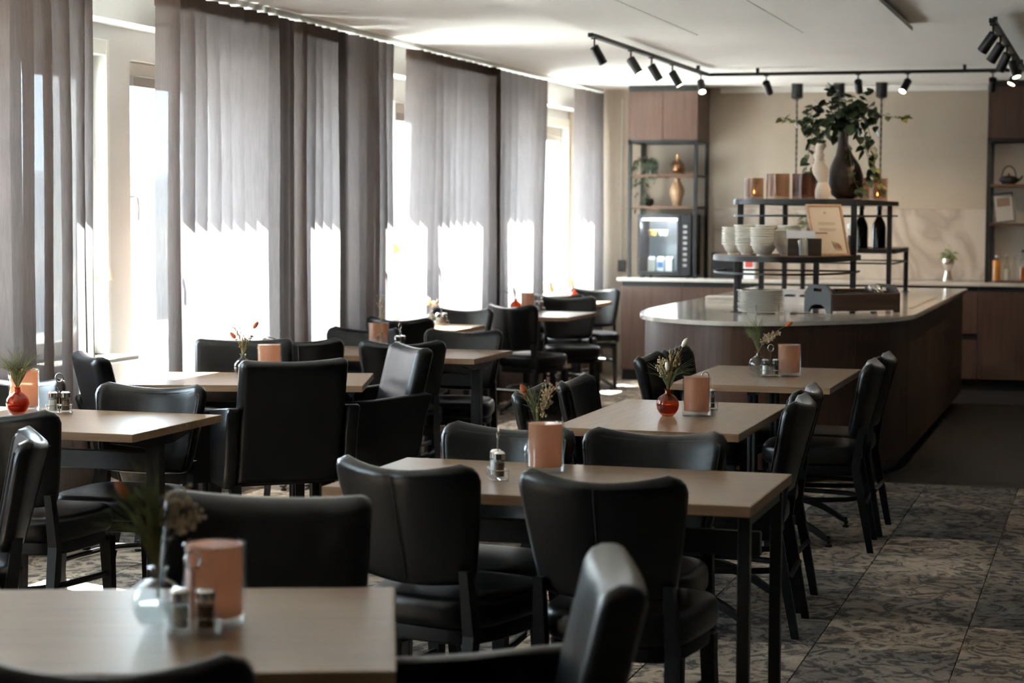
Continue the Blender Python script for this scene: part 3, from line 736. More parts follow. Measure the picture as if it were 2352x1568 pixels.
# ------------------------------------------------------------------ bar: base cabinets, worktop, shelving
YF = 17.42
edges = [(-4.27, -3.712, 'door'), (-3.708, -3.102, 'door'), (-3.098, -2.452, 'door'), (-2.448, -1.732, 'door'), (-1.728, -1.122, 'drawer'), (-1.118, -0.50, 'door'), (-0.496, 0.2, 'door')]
names = ['walnut base cabinet at the window end of the bar', 'walnut base cabinet under the small glass door fridge', 'walnut base cabinet behind the bowls and plates',
         'walnut base cabinet behind the cutlery box', 'walnut drawer cabinet with black grip gap right of the island', 'walnut base cabinet under the bottles at the right edge', 'walnut base cabinet at the very right picture edge']
for (a, b_, kind), nm in zip(edges, names):
    t = thing('base_cabinet', nm, 'cabinet', ((a + b_) / 2, YF, 0), 0, 'walnut base cabinets along the bar'); hw = (b_ - a) / 2
    obj('body', MB().box(-hw, hw, 0.022, 0.6, 0.10, 0.895), M['walnut2'], t, 0)
    obj('plinth', MB().box(-hw, hw, 0.05, 0.08, 0.0, 0.10), M['blackplastic'], t, 0)
    obj('grip_rail', MB().box(-hw, hw, 0.012, 0.022, 0.852, 0.897), M['blackmetal'], t, 0)
    if kind == 'door': obj('door', MB().box(-hw + 0.001, hw - 0.001, 0, 0.022, 0.10, 0.852, 0.0015), M['walnut2'], t, 0)
    else:
        obj('drawer', MB().box(-hw + 0.001, hw - 0.001, 0, 0.022, 0.49, 0.852, 0.0015), M['walnut2'], t, 0)
        obj('drawer', MB().box(-hw + 0.001, hw - 0.001, 0, 0.022, 0.10, 0.435, 0.0015), M['walnut2'], t, 0)
        obj('grip_rail', MB().box(-hw, hw, 0.014, 0.022, 0.435, 0.49), M['blackmetal'], t, 0)
tag(obj('worktop', MB().box(-4.31, 0.2, YF - 0.02, YB - 0.02, 0.898, 0.93, 0.003), M['marble'], None, 0), 'long white stone worktop on the walnut base cabinets', 'worktop')
def shelf_unit(x0, x1, y0, label, doors, shelves, zc0=2.17):
    t = thing('shelf_unit', label, 'shelf unit', (x0, y0, 0.93)); w_ = x1 - x0; d_ = YB - 0.02 - y0; h = zc0 - 0.93; r = 0.016
    p = MB()
    for (x, y) in ((r, r), (w_ - r, r), (r, d_ - r), (w_ - r, d_ - r)):
        obj('post', MB().box(x - r, x + r, y - r, y + r, 0, h, 0.002), M['blackmetal'], t, 0)
    obj('top_frame', MB().box(0, w_, 0, 0.03, h - 0.03, h).box(0, w_, d_ - 0.03, d_, h - 0.03, h).box(0, 0.03, 0.03, d_ - 0.03, h - 0.03, h).box(w_ - 0.03, w_, 0.03, d_ - 0.03, h - 0.03, h), M['blackmetal'], t, 0)
    for z in shelves:
        sh = obj('shelf', MB().box(0.032, w_ - 0.032, 0.01, d_ - 0.01, z - 0.93 - 0.02, z - 0.93, 0.002), M['shelfwood'], t, 0)
        obj('shelf_rail', MB().box(r, 2 * r + 0.002, 0.03, d_ - 0.03, z - 0.955, z - 0.935).box(w_ - 2 * r - 0.002, w_ - r, 0.03, d_ - 0.03, z - 0.955, z - 0.935), M['blackmetal'], sh, 0)
    c = obj('wall_cabinet', MB().box(0, w_, 0.02, d_, h, 2.605 - 0.93), M['walnut2' if doors[0] else 'walnut'], t, 0)
    n = len(doors)
    for k in range(n):
        obj('door', MB().box(w_ * k / n + 0.001, w_ * (k + 1) / n - 0.002, 0, 0.02, h + 0.001, 2.604 - 0.93, 0.0015), M['walnut2' if doors[k] else 'walnut'], t, 0)
    obj('top_filler', MB().box(0, w_, 0.01, d_, 2.605 - 0.93, ZC - 0.935), M['blackmetal'], t, 0)
    return t
shelf_unit(-4.24, -3.60, 17.50, 'tall black framed shelf with walnut doors above the small fridge', (1, 1), (1.86, 1.575))
shelf_unit(-1.075, -0.30, 17.50, 'tall dark shelf unit at the right edge holding teapot and bottles', (0, 0), (1.775, 1.44))
# fridge
t = thing('glass_door_fridge', 'small black glass door fridge lit inside, on the worktop', 'fridge', (-3.905, 17.53, 0.93)); w2 = 0.245
b = MB().box(-w2, w2, 0.40, 0.42, 0.02, 0.57).box(-w2, -w2 + 0.02, 0.02, 0.40, 0.02, 0.57).box(w2 - 0.10, w2, 0.02, 0.40, 0.02, 0.57).box(-w2 + 0.02, w2 - 0.1, 0.02, 0.40, 0.02, 0.05).box(-w2 + 0.02, w2 - 0.1, 0.02, 0.40, 0.54, 0.57)
obj('body', b, M['blackplastic'], t, 0)
obj('lining', MB().box(-w2 + 0.021, w2 - 0.101, 0.38, 0.399, 0.051, 0.539), M['fridgein'], t, 0)
for z in (0.20, 0.37): obj('wire_shelf', MB().box(-w2 + 0.021, w2 - 0.101, 0.06, 0.379, z, z + 0.006), M['pane'], t, 0)
obj('light_strip', MB().box(-w2 + 0.03, w2 - 0.11, 0.045, 0.06, 0.515, 0.535), M['led'], t, 0)
dr = obj('door', MB().box(-w2, -w2 + 0.025, 0, 0.02, 0.02, 0.57).box(w2 - 0.125, w2 - 0.1, 0, 0.02, 0.02, 0.57).box(-w2 + 0.025, w2 - 0.125, 0, 0.02, 0.02, 0.05).box(-w2 + 0.025, w2 - 0.125, 0, 0.02, 0.54, 0.57), M['blackplastic'], t, 0)
obj('pane', MB().box(-w2 + 0.025, w2 - 0.125, 0.008, 0.012, 0.05, 0.54), M['pane'], dr, 0)
pn = obj('control_panel', MB().box(w2 - 0.098, w2 - 0.002, 0.004, 0.02, 0.02, 0.57, 0.002), M['blackplastic'], t, 0)
for k in range(8): obj('button', MB().box(w2 - 0.07, w2 - 0.035, 0.0, 0.004, 0.10 + 0.05 * k, 0.125 + 0.05 * k), M['steel'], pn, 0)
fl = bpy.data.lights.new('fridge_light', 'AREA'); fl.size = 0.28; fl.energy = 1.8; fl.color = (0.82, 0.9, 1.0); fo = bpy.data.objects.new('fridge_light', fl); link(fo, t); fo.location = (-0.04, 0.08, 0.53); fo.rotation_euler = (radians(-35), 0, 0)
for sx in (-1, 1):
    for sy in (0.05, 0.37): obj('foot', MB().lathe([(0.015, 0), (0.015, 0.021)], 10, (sx * (w2 - 0.04), sy, 0)), M['blackplastic'], t)
def carton(x, z, m2, label, w=0.062, h=0.135):
    c = thing('milk_carton', label, 'carton', (x, 17.68, z)); o = obj('body', MB().prism([(-w / 2, -w / 2), (w / 2, -w / 2), (w / 2, w / 2), (-w / 2, w / 2)], 0, h * 0.8).add([(-w / 2, -w / 2, h * 0.8), (w / 2, -w / 2, h * 0.8), (w / 2, w / 2, h * 0.8), (-w / 2, w / 2, h * 0.8), (-w / 2, 0, h), (w / 2, 0, h)], [(0, 1, 5, 4), (2, 3, 4, 5), (1, 2, 5), (3, 0, 4)]), M['carton'], c, 0)
    obj('print_band', MB().box(-w / 2 + 0.006, w / 2 - 0.006, -w / 2 - 0.002, -w / 2 + 0.001, h * 0.25, h * 0.62), M[m2], c, 0)
carton(-4.05, 0.983, 'carton', 'plain white milk carton on the fridge floor, window side'); carton(-3.965, 0.983, 'blue', 'milk carton with blue print in the middle of the fridge'); carton(-3.885, 0.983, 'carton', 'pale milk carton on the fridge floor, right one')
for x, mm, l in ((-4.05, 'yellow', 'yellow spread tub on the fridge shelf'), (-3.95, 'carton', 'white tub on the fridge shelf')):
    tb = thing('spread_tub', l, 'tub', (x, 17.7, 1.306)); obj('cup', MB().lathe([(0.034, 0), (0.04, 0.045)], 16), M[mm], tb); obj('lid', MB().lathe([(0.043, 0.045), (0.043, 0.053)], 16), M[mm], tb)
# hanging shelf plants
def leaf_mesh(kind):
    if kind == 'heart':
        pts = [(0, 0), (0.26, -0.12), (0.46, 0.08), (0.47, 0.35), (0.30, 0.66), (0, 1.0), (-0.30, 0.66), (-0.47, 0.35), (-0.46, 0.08), (-0.26, -0.12)]
        vs = [(x, y, 0.10 * abs(x) + (-0.18 * y * y)) for x, y in pts] + [(0, 0.42, -0.06)]
        fs = [(10, i, (i + 1) % 10) for i in range(10)]
    else:
        pts = [(0, 0), (0.16, 0.3), (0.17, 0.6), (0, 1.0), (-0.17, 0.6), (-0.16, 0.3)]
        vs = [(x, y, 0.15 * abs(x) - 0.12 * y * y) for x, y in pts]; fs = [(0, 1, 2, 3), (0, 3, 4, 5)]
    return MB().add(vs, fs)
LEAF = {}
for k, mname in (('heart', 'leaf'), ('young', 'leafy'), ('slim', 'leafg'), ('green', 'banana')):
    me = leaf_mesh('heart' if k in ('heart', 'young') else 'slim').mesh('leaf', 60); me.materials.append(M[mname]); LEAF[k] = me
def put_leaf(kind, parent, p, d, size, roll=0.0):
    o = bpy.data.objects.new('leaf', LEAF[kind]); link(o, parent)
    q = Vector(d).to_track_quat('Y', 'Z'); o.rotation_mode = 'QUATERNION'; o.rotation_quaternion = q @ Euler((0, roll, 0)).to_quaternion()
    o.location = p; o.scale = (size, size, size)
def vine(parent, pts, kind, n, size, rnd, r=0.0025, tip=None):
    P_ = [Vector(p) for p in pts]; cur = []
    for i in range(len(P_) - 1):
        for k in range(6): cur.append(P_[i].lerp(P_[i + 1], k / 6))
    cur.append(P_[-1])
    sm = [cur[0]] + [(cur[i - 1] + cur[i] * 2 + cur[i + 1]) / 4 for i in range(1, len(cur) - 1)] + [cur[-1]]
    obj('vine', MB().tube(sm, r, 4), M['stem'], parent)
    for k in range(n):
        i = min(len(sm) - 2, int((k + 0.6) / n * (len(sm) - 1))); p = sm[i]; t_ = (sm[i + 1] - sm[i]).normalized()
        d = Vector((rnd.uniform(-1, 1), rnd.uniform(-1, 0.4), rnd.uniform(-0.9, 0.35))) + t_ * 0.5
        kk = tip if (tip and k > n * 0.62) else kind
        put_leaf(kk, parent, p + d * 0.01, d, size * rnd.uniform(0.7, 1.15) * (0.7 if kk == tip and tip else 1), rnd.uniform(-0.8, 0.8))
rnd = random.Random(3)
t = thing('hanging_plant', 'grey green trailing plant in a black pot on the upper shelf', 'plant', (-4.07, 17.72, 1.86))
obj('pot', MB().lathe([(0.035, 0), (0.05, 0.09), (0.046, 0.09), (0.034, 0.06), (0, 0.06)], 16), M['blackpot'], t)
for k in range(20):
    a = rnd.uniform(0, 2 * pi); x = 0.12 * cos(a) - 0.03; y = -0.12 - 0.05 * rnd.random(); L_ = rnd.uniform(0.12, 0.50) if x < 0 else rnd.uniform(0.02, 0.12)
    x = min(0.11, x)
    vine(t, [(0, 0, 0.08), (x * 0.6, y * 0.7, 0.15), (x, y, 0.08), (x - 0.01, y - 0.01, 0.05 - L_)], 'slim', 12, 0.055, rnd, 0.0015)
t = thing('trailing_plant', 'small trailing plant in a dark bowl on the lower shelf', 'plant', (-4.10, 17.74, 1.575))
obj('pot', MB().lathe([(0.02, 0), (0.045, 0.02), (0.05, 0.05), (0.04, 0.07), (0.034, 0.07), (0.03, 0.05), (0, 0.05)], 16), M['blackpot'], t)
for k in range(4):
    x = -0.03 + 0.02 * k; vine(t, [(0, 0, 0.06), (x, -0.05, 0.11), (x - 0.02, -0.07, 0.06), (x - 0.03, -0.075, 0.02)], 'slim', 9, 0.04, rnd, 0.0015)
t = thing('glass_cloche', 'smoked glass dome over a gold bottle shape on the upper shelf', 'ornament', (-3.83, 17.72, 1.86))
obj('foot', MB().lathe([(0.07, 0), (0.07, 0.012)], 24), M['woodvase'], t)
obj('dome', MB().lathe([(0.062, 0.012), (0.072, 0.05), (0.062, 0.10), (0.03, 0.135), (0.012, 0.15)], 24), M['smoke'], t)
obj('gold_core', MB().lathe([(0, 0.013), (0.035, 0.018), (0.045, 0.055), (0.035, 0.095), (0.012, 0.125), (0.011, 0.175), (0.014, 0.185), (0, 0.186)], 20), M['brass'], t)
tag(obj('wooden_vase', MB().lathe([(0, 0), (0.034, 0), (0.04, 0.03), (0.068, 0.12), (0.066, 0.16), (0.035, 0.215), (0.026, 0.235), (0.032, 0.255), (0.026, 0.255), (0.02, 0.235), (0, 0.2)], 24), M['woodvase'], None, 45, (-3.83, 17.72, 1.575)), 'turned light wood vase on the lower shelf above the fridge', 'vase')
# socket and cable
t = thing('power_socket', 'black wall socket with a cable by the corner curtain', 'socket', (-4.42, YB, 1.02))
obj('box', MB().box(-0.035, 0.035, -0.03, 0, -0.05, 0.05, 0.004), M['blackplastic'], t); obj('cable', MB().tube([(-0.01, -0.012, 0.05), (-0.012, -0.008, 0.7), (-0.01, -0.008, 1.55)], 0.005, 6), M['white'], t)
tag(obj('coffee_machine', MB().box(-0.13, 0.13, 0, 0.3, 0, 0.23, 0.008).box(-0.10, 0.06, -0.002, 0.002, 0.05, 0.16).box(0.02, 0.06, 0.05, 0.2, 0.225, 0.26, 0.004), M['blackplastic'], None, 0, (-3.36, 17.62, 0.93)), 'low black appliance on the worktop beside the fridge shelf', 'appliance')
c = thing('tea_carton', 'small white carton with red print beside the black appliance', 'carton', (-3.14, 17.6, 0.93)); obj('body', MB().box(-0.05, 0.05, 0, 0.07, 0, 0.19, 0.002), M['carton'], c, 0); obj('print_band', MB().box(-0.035, 0.035, -0.002, 0.001, 0.10, 0.16), M['red'], c, 0)
# right shelf contents
t = thing('teapot', 'black iron teapot with an arched handle on the right shelf', 'teapot', (-0.90, 17.72, 1.775))
obj('body', MB().lathe([(0, 0), (0.05, 0), (0.085, 0.03), (0.08, 0.055), (0.035, 0.075), (0, 0.078)], 24), M['blackpot'], t); obj('lid_knob', MB().lathe([(0.006, 0.076), (0.012, 0.09), (0, 0.1)], 10), M['blackpot'], t)
obj('handle', MB().tube([(0.06 * cos(a), 0, 0.06 + 0.10 * sin(a)) for a in [pi * k / 10 for k in range(11)]], 0.006, 6), M['blackpot'], t); obj('spout', MB().tube([(0.07, 0, 0.03), (0.10, 0, 0.05), (0.115, 0, 0.075)], [0.015, 0.01, 0.008], 8), M['blackpot'], t)
t = thing('menu_stand', 'framed menu leaning on the right shelf below the teapot', 'menu', (-0.92, 17.68, 1.44)); t.rotation_euler = (radians(-12), radians(-7), 0)
obj('board', MB().box(-0.085, 0.085, 0, 0.012, 0.008, 0.27, 0.002), M['blackplastic'], t, 0); obj('sheet', MB().box(-0.075, 0.075, -0.002, 0, 0.02, 0.255), M['book'], t, 0); obj('picture', MB().box(-0.055, 0.055, -0.004, -0.002, 0.15, 0.225), M['print'], t, 0)
def bottle(x, y, z, r, h, mg, ml, label, cap='steel', lev=0.6, name='bottle'):
    t = thing(name, label, 'bottle', (x, y, z))
    obj('glass', MB().lathe([(0, 0), (r, 0), (r, h * 0.5), (r * 0.85, h * 0.6), (r * 0.36, h * 0.76), (r * 0.33, h * 0.97), (0, h * 0.97)], 16), M[mg], t)
    if ml: obj('contents', MB().lathe([(0, 0.003), (r * 0.92, 0.003), (r * 0.92, h * 0.5 * lev), (0, h * 0.5 * lev)], 16), M[ml], t)
    obj('cap', MB().lathe([(r * 0.42, h * 0.92), (r * 0.42, h), (0, h)], 12), M[cap], t)
tag(obj('serving_tray', MB().box(-0.2, 0.2, -0.1, 0.1, 0, 0.012, 0.003), M['shelfwood'], None, 0, (-0.80, 17.68, 0.93)), 'brown tray under the bottles at the right edge', 'tray')
bottle(-0.985, 17.66, 0.942, 0.035, 0.22, 'clear', 'orange', 'orange juice bottle with a white cap, leftmost on the brown tray', 'white', 1.6)
bottle(-0.90, 17.68, 0.942, 0.03, 0.23, 'clear', 'salt', 'clear bottle with white contents next to the orange juice', 'steel', 0.9)
bottle(-0.835, 17.71, 0.942, 0.026, 0.23, 'clear', None, 'slim empty clear bottle on the brown tray', 'steel')
bottle(-0.765, 17.66, 0.942, 0.032, 0.27, 'clear', 'water', 'clear bottle with orange oil and a dark stopper at the picture edge', 'blackplastic', 0.9)
# herb vase on worktop
t = thing('herb_vase', 'silver pink goblet vase with green sprigs on the worktop', 'vase', (-1.40, 17.68, 0.93))
obj('vase', MB().lathe([(0, 0), (0.045, 0), (0.048, 0.01), (0.03, 0.07), (0.028, 0.10), (0.05, 0.14), (0.056, 0.17), (0.05, 0.20), (0.044, 0.20), (0.048, 0.165), (0, 0.12)], 20), M['silverpot'], t)
rnd = random.Random(9)
for k in range(11):
    a = rnd.uniform(0, 2 * pi); R_ = rnd.uniform(0.03, 0.13); vine(t, [(0, 0, 0.16), (R_ * 0.4 * cos(a), R_ * 0.4 * sin(a), 0.23), (R_ * cos(a), R_ * sin(a) * 0.7, 0.22 + rnd.uniform(0.0, 0.09) - R_ * 0.3)], 'green', 8, 0.05, rnd, 0.0015)
# pendants over the bar
for k, (x, lb) in enumerate(((-2.73, 'black pendant with twisted cable, behind the smoked candle glasses'), (-2.36, 'black pendant with twisted cable, hidden behind the gourd vase'), (-1.99, 'black pendant with twisted cable, right of the trailing ivy'))):
    t = thing('pendant_lamp', lb, 'pendant lamp', (x, 17.6, 0), 0, 'black pendants over the bar')
    obj('canopy', MB().lathe([(0.018, 2.52), (0.05, 2.535), (0.05, ZC)], 20), M['blackmetal'], t)
    cb = MB()
    for ph in (0, pi): cb.tube([(0.005 * cos(ph + z * 60), 0.005 * sin(ph + z * 60), z) for z in [1.76 + 0.02 * q for q in range(39)]], 0.005, 5)
    obj('twisted_cable', cb, M['blackmetal'], t)
    obj('socket', MB().lathe([(0, 1.68), (0.02, 1.68), (0.022, 1.75), (0.008, 1.775)], 14), M['blackmetal'], t)

# ------------------------------------------------------------------ buffet island
def arcpts(pts, n=6):
    out = []
    m = len(pts)
    for i in range(m - 1):
        p0 = pts[max(0, i - 1)]; p1 = pts[i]; p2 = pts[i + 1]; p3 = pts[min(m - 1, i + 2)]
        for k in range(n):
            t = k / n; out.append(tuple(0.5 * (2 * b + (c - a) * t + (2 * a - 5 * b + 4 * c - d) * t * t + (3 * b - a - 3 * c + d) * t ** 3) for a, b, c, d in zip(p0, p1, p2, p3)))
    out.append(pts[-1]); return out
front = [(-2.80, 12.3), (-2.76, 11.75), (-2.62, 11.25), (-2.38, 10.95), (-2.08, 10.80), (-1.75, 10.90), (-1.44, 11.20), (-1.22, 11.55), (-1.13, 11.98)]
outl = arcpts(front) + [(-1.13, 16.3), (-2.80, 16.3)]
cxm, cym = -1.97, 13.6
def inset(poly, d):
    out = []; n = len(poly)
    for i in range(n):
        p0 = Vector(poly[i - 1]); p1 = Vector(poly[i]); p2 = Vector(poly[(i + 1) % n])
        a = (p1 - p0).normalized(); b_ = (p2 - p1).normalized(); na = Vector((-a.y, a.x)); nb = Vector((-b_.y, b_.x))
        nn = (na + nb); k = nn.length
        nn = nn / k if k > 1e-6 else na; s = d / max(0.3, nn.dot(na)); out.append((p1.x + nn.x * s, p1.y + nn.y * s))
    return out
outl = outl if sum((outl[i][0] * outl[(i + 1) % len(outl)][1] - outl[(i + 1) % len(outl)][0] * outl[i][1]) for i in range(len(outl))) > 0 else outl[::-1]
t = thing('buffet_island', 'curved dark walnut buffet island with a pale stone top', 'counter', (0, 0, 0))
body = inset(outl, 0.035)
obj('stone_top', MB().prism(inset(outl, 0.0), 0.895, 0.9165).prism(inset(outl, 0.006), 0.9165, 0.92), M['marble'], t, 50)
obj('plinth', MB().prism(inset(outl, 0.11), 0.002, 0.09), M['blackplastic'], t, 50)
def strip(poly, i0, i1, z0, z1, th=0.022):
    vs = []; fs = []; inn = inset(body, th); n = i1 - i0 + 1
    for i in range(i0, i1 + 1):
        a, b_ = poly[i % len(poly)], inn[i % len(poly)]; vs += [(a[0], a[1], z0), (a[0], a[1], z1), (b_[0], b_[1], z1), (b_[0], b_[1], z0)]
    for k in range(n - 1):
        o = 4 * k
        for q in range(4): fs.append((o + q, o + (q + 1) % 4, o + 4 + (q + 1) % 4, o + 4 + q))
    fs += [(3, 2, 1, 0), tuple(4 * (n - 1) + q for q in range(4))]
    return MB().add(vs, fs)
nb = len(body); ic = min(range(nb), key=lambda i: (body[i][0] + 1.165) ** 2 + (body[i][1] - 11.98) ** 2)
idx = sorted(range(nb), key=lambda i: 0)
i_l = min(range(nb), key=lambda i: (body[i][0] + 2.765) ** 2 + (body[i][1] - 12.3) ** 2)
lo, hi = (i_l, ic) if i_l < ic else (ic, i_l)
# walk from left start to right corner along the front
if (hi - lo) > 20: obj('curved_front', strip(body, lo, hi, 0.09, 0.893), M['walnut'], t, 50)
else: obj('curved_front', strip(body, hi, lo + nb, 0.09, 0.893), M['walnut'], t, 50)
for k, (y0, y1) in enumerate(((11.985, 13.1), (13.104, 14.2), (14.204, 15.3), (15.304, 16.26))):
    obj('side_panel', MB().box(-1.187, -1.165, y0, y1, 0.09, 0.893, 0.002), M['walnut'], t, 0)
    obj('side_panel', MB().box(-2.765, -2.743, y0 + 0.32, min(16.26, y1 + 0.32), 0.09, 0.893, 0.002), M['walnut'], t, 0)
obj('rear_panel', MB().box(-2.74, -1.19, 16.24, 16.262, 0.09, 0.893), M['walnut'], t, 0)
obj('inset_strip', MB().box(-1.245, -1.215, 12.75, 14.35, 0.9195, 0.9215), M['brass'], t, 0)

# ------------------------------------------------------------------ etagere on the island
t = thing('buffet_shelf', 'two tier black steel shelf with wooden boards on the island', 'shelf', (0, 0, 0))
def ccw(p): return p if sum(p[i][0] * p[(i + 1) % len(p)][1] - p[(i + 1) % len(p)][0] * p[i][1] for i in range(len(p))) > 0 else p[::-1]
low = ccw(arcpts([(-2.40, 12.55), (-2.41, 12.25), (-2.32, 11.92), (-2.14, 11.70), (-1.92, 11.62), (-1.74, 11.70), (-1.60, 11.92), (-1.53, 12.25)], 4) + [(-1.53, 12.55)])
upp = ccw(arcpts([(-2.37, 13.0), (-2.37, 12.70), (-2.31, 12.48), (-2.16, 12.34), (-1.95, 12.28), (-1.53, 12.27)], 4) + [(-1.53, 14.75), (-2.37, 14.75)])
rea = ccw([(-2.37, 14.55), (-1.53, 14.55), (-1.53, 15.55), (-2.37, 15.55)])
def ring(poly, z0, z1, th):
    i_ = inset(poly, th); n = len(poly); vs = [(x, y, z0) for x, y in poly] + [(x, y, z1) for x, y in poly] + [(x, y, z1) for x, y in i_] + [(x, y, z0) for x, y in i_]; fs = []
    for k in range(n):
        j = (k + 1) % n
        for q in range(4): fs.append((q * n + k, q * n + j, ((q + 1) % 4) * n + j, ((q + 1) % 4) * n + k))
    return MB().add(vs, fs)
for nm, poly, z in (('lower', low, 1.25), ('upper', upp, 1.595), ('rear', rea, 1.25)):
    s_ = obj('shelf_board', MB().prism(inset(poly, 0.008), z, z + 0.012), M['shelfwood'], t, 50)
    obj('edge_frame', ring(poly, z - 0.022, z + 0.009, 0.012), M['blackmetal'], t, 50)
    obj('guard_rail', ring(inset(poly, 0.004), z - 0.10, z - 0.088, 0.010), M['blackmetal'], t, 50)
for x, y, z0, z1 in ((-2.19, 11.87, 0.92, 1.235), (-1.545, 12.285, 0.92, 1.58), (-1.545, 14.3, 0.92, 1.58), (-2.30, 12.56, 1.26, 1.58), (-2.34, 13.6, 0.92, 1.58), (-2.34, 14.6, 0.92, 1.58), (-1.545, 15.5, 0.92, 1.235), (-2.34, 15.5, 0.92, 1.235), (-1.80, 12.48, 0.92, 1.235), (-2.30, 12.52, 0.92, 1.235)):
    r = 0.017; obj('post', MB().box(x - r, x + r, y - r, y + r, z0, z1, 0.002), M['blackmetal'], t, 0)
    if z0 < 1: obj('base_plate', MB().box(x - 0.03, x + 0.03, y - 0.03, y + 0.03, 0.92, 0.924), M['blackmetal'], t, 0)
# stacks of bowls: every bowl is its own thing
bowl = MB().lathe([(0.0, 0.004), (0.029, 0.004), (0.031, 0.0), (0.034, 0.0), (0.033, 0.008), (0.049, 0.024), (0.0585, 0.042), (0.0625, 0.057), (0.0725, 0.0605), (0.0730, 0.0675), (0.0685, 0.0685), (0.0600, 0.060), (0.0560, 0.044), (0.045, 0.027), (0.024, 0.012), (0, 0.010)], 28).mesh('bowl', 50); bowl.materials.append(M['porcelain'])
ORD = ['topmost', 'second from top', 'third from top', 'fourth from top', 'fifth from top', 'sixth from top', 'seventh from top', 'eighth from top', 'ninth from top', 'tenth from top', 'eleventh from top', 'lowest']
stacks = [(-2.275, 12.20, 8, 'in the first bowl stack at the rounded shelf end'), (-2.165, 12.05, 8, 'in the second bowl stack on the shelf'), (-2.045, 11.90, 8, 'in the third and foremost bowl stack'), (-1.925, 12.04, 7, 'in the shaded bowl stack beside the dark box'),
          (-2.235, 12.40, 9, 'in the hidden stack behind the first bowls'), (-2.08, 12.26, 9, 'in the stack behind the third bowls'), (-1.93, 12.22, 9, 'in the stack behind the shaded bowls')]
for x, y, n, lb in stacks:
    for k in range(n):
        o = bpy.data.objects.new('bowl', bowl); link(o); o.location = (x + random.uniform(-1, 1) * 0.0012, y + random.uniform(-1, 1) * 0.0012, 1.2622 + 0.0142 * k); o.rotation_euler = (radians(random.uniform(-1.3, 1.3)) if k else 0, radians(random.uniform(-1.3, 1.3)) if k else 0, 0)
        tag(o, 'cream bowl, %s, %s' % (ORD[n - 1 - k], lb), 'bowl', 'bowls ' + lb)
plate = MB().lathe([(0, 0.003), (0.075, 0.003), (0.078, 0), (0.082, 0), (0.084, 0.004), (0.105, 0.009), (0.138, 0.016), (0.138, 0.0185), (0.104, 0.012), (0.08, 0.0075), (0, 0.0065)], 36).mesh('plate', 50); plate.materials.append(M['plate'])
for k in range(12):
    o = bpy.data.objects.new('plate', plate); link(o); o.location = (-2.015 + random.uniform(-1, 1) * 0.002 - (0.006 if k == 11 else 0), 11.77 - 0.06 + random.uniform(-1, 1) * 0.002, 0.92 + 0.0112 * k)
    tag(o, 'white dinner plate, %s, in the stack on the island' % ORD[11 - k], 'plate', 'stacked dinner plates')
# plate guides
g = thing('plate_guide', 'thin steel pegs holding the plate stack', 'plate holder', (-2.015, 11.71, 0.92))
for a in (-0.6, -1.6, 2.4): obj('peg', MB().tube([(0.146 * cos(a), 0.146 * sin(a), 0), (0.146 * cos(a), 0.146 * sin(a), 0.06)], 0.003, 6), M['chrome'], g)
# cutlery box
t = thing('cutlery_box', 'dark wooden cutlery box with a grey end panel', 'box', (-1.60, 11.80, 0.922), radians(40)); Lb, Db, Hb = 0.46, 0.30, 0.118
def endpanel(x0, x1):
    mb = MB(); out = [(0, 0), (0.05, 0)] + [(Db / 2 - 0.10 * cos(pi * k / 8), 0.045 * sin(pi * k / 8)) for k in range(9)] + [(Db - 0.05, 0), (Db, 0), (Db, Hb), (Db - 0.06, Hb + 0.05), (0.06, Hb + 0.05), (0, Hb)]
    hol = [(Db / 2 - 0.045, Hb + 0.008), (Db / 2 + 0.045, Hb + 0.008), (Db / 2 + 0.045, Hb + 0.028), (Db / 2 - 0.045, Hb + 0.028)]
    n = len(out)
    # lower body, then four pieces around the hand hole
    lowp = out[:-4] + [(Db, Hb), (0, Hb)]
    def ex(p): mb.add([(x0, a, b) for a, b in p] + [(x1, a, b) for a, b in p], [tuple(range(len(p))), tuple(range(len(p), 2 * len(p)))[::-1]] + [(i, len(p) + i, len(p) + (i + 1) % len(p), (i + 1) % len(p)) for i in range(len(p))])
    cols = [(0.0, 0.0), (0.05, 0)]
    ex([(0, 0), (0.05, 0), (0.06, 0.02), (0.08, 0.04), (0.11, 0.05), (Db - 0.11, 0.05), (Db - 0.08, 0.04), (Db - 0.06, 0.02), (Db - 0.05, 0), (Db, 0), (Db, Hb), (0, Hb)])
    ex([(0, Hb), (Db, Hb), (Db - 0.012, Hb + 0.01), (0.012, Hb + 0.01)])
    ex([(0.012, Hb + 0.01), (Db / 2 - 0.045, Hb + 0.01), (Db / 2 - 0.045, Hb + 0.03), (0.036, Hb + 0.03)]); ex([(Db / 2 + 0.045, Hb + 0.01), (Db - 0.012, Hb + 0.01), (Db - 0.036, Hb + 0.03), (Db / 2 + 0.045, Hb + 0.03)])
    ex([(0.036, Hb + 0.03), (Db - 0.036, Hb + 0.03), (Db - 0.06, Hb + 0.05), (0.06, Hb + 0.05)])
    return mb
obj('end_panel', endpanel(-0.014, 0.0), M['greypanel'], t, 0); obj('end_panel', endpanel(Lb, Lb + 0.014), M['boxwood'], t, 0)
obj('front_board', MB().box(0, Lb, 0, 0.014, 0.015, Hb, 0.002), M['boxwood'], t, 0); obj('back_board', MB().box(0, Lb, Db - 0.014, Db, 0.015, Hb + 0.02, 0.002), M['boxwood'], t, 0)
obj('bottom_board', MB().box(0, Lb, 0.014, Db - 0.014, 0.06, 0.07), M['boxwood'], t, 0)
for k in (1, 2, 3): obj('divider', MB().box(Lb * k / 4 - 0.005, Lb * k / 4 + 0.005, 0.014, Db - 0.014, 0.07, Hb + 0.005), M['boxwood'], t, 0)
box_m = Matrix.Translation((-1.60, 11.80, 0.922)) @ Matrix.Rotation(radians(40), 4, 'Z')
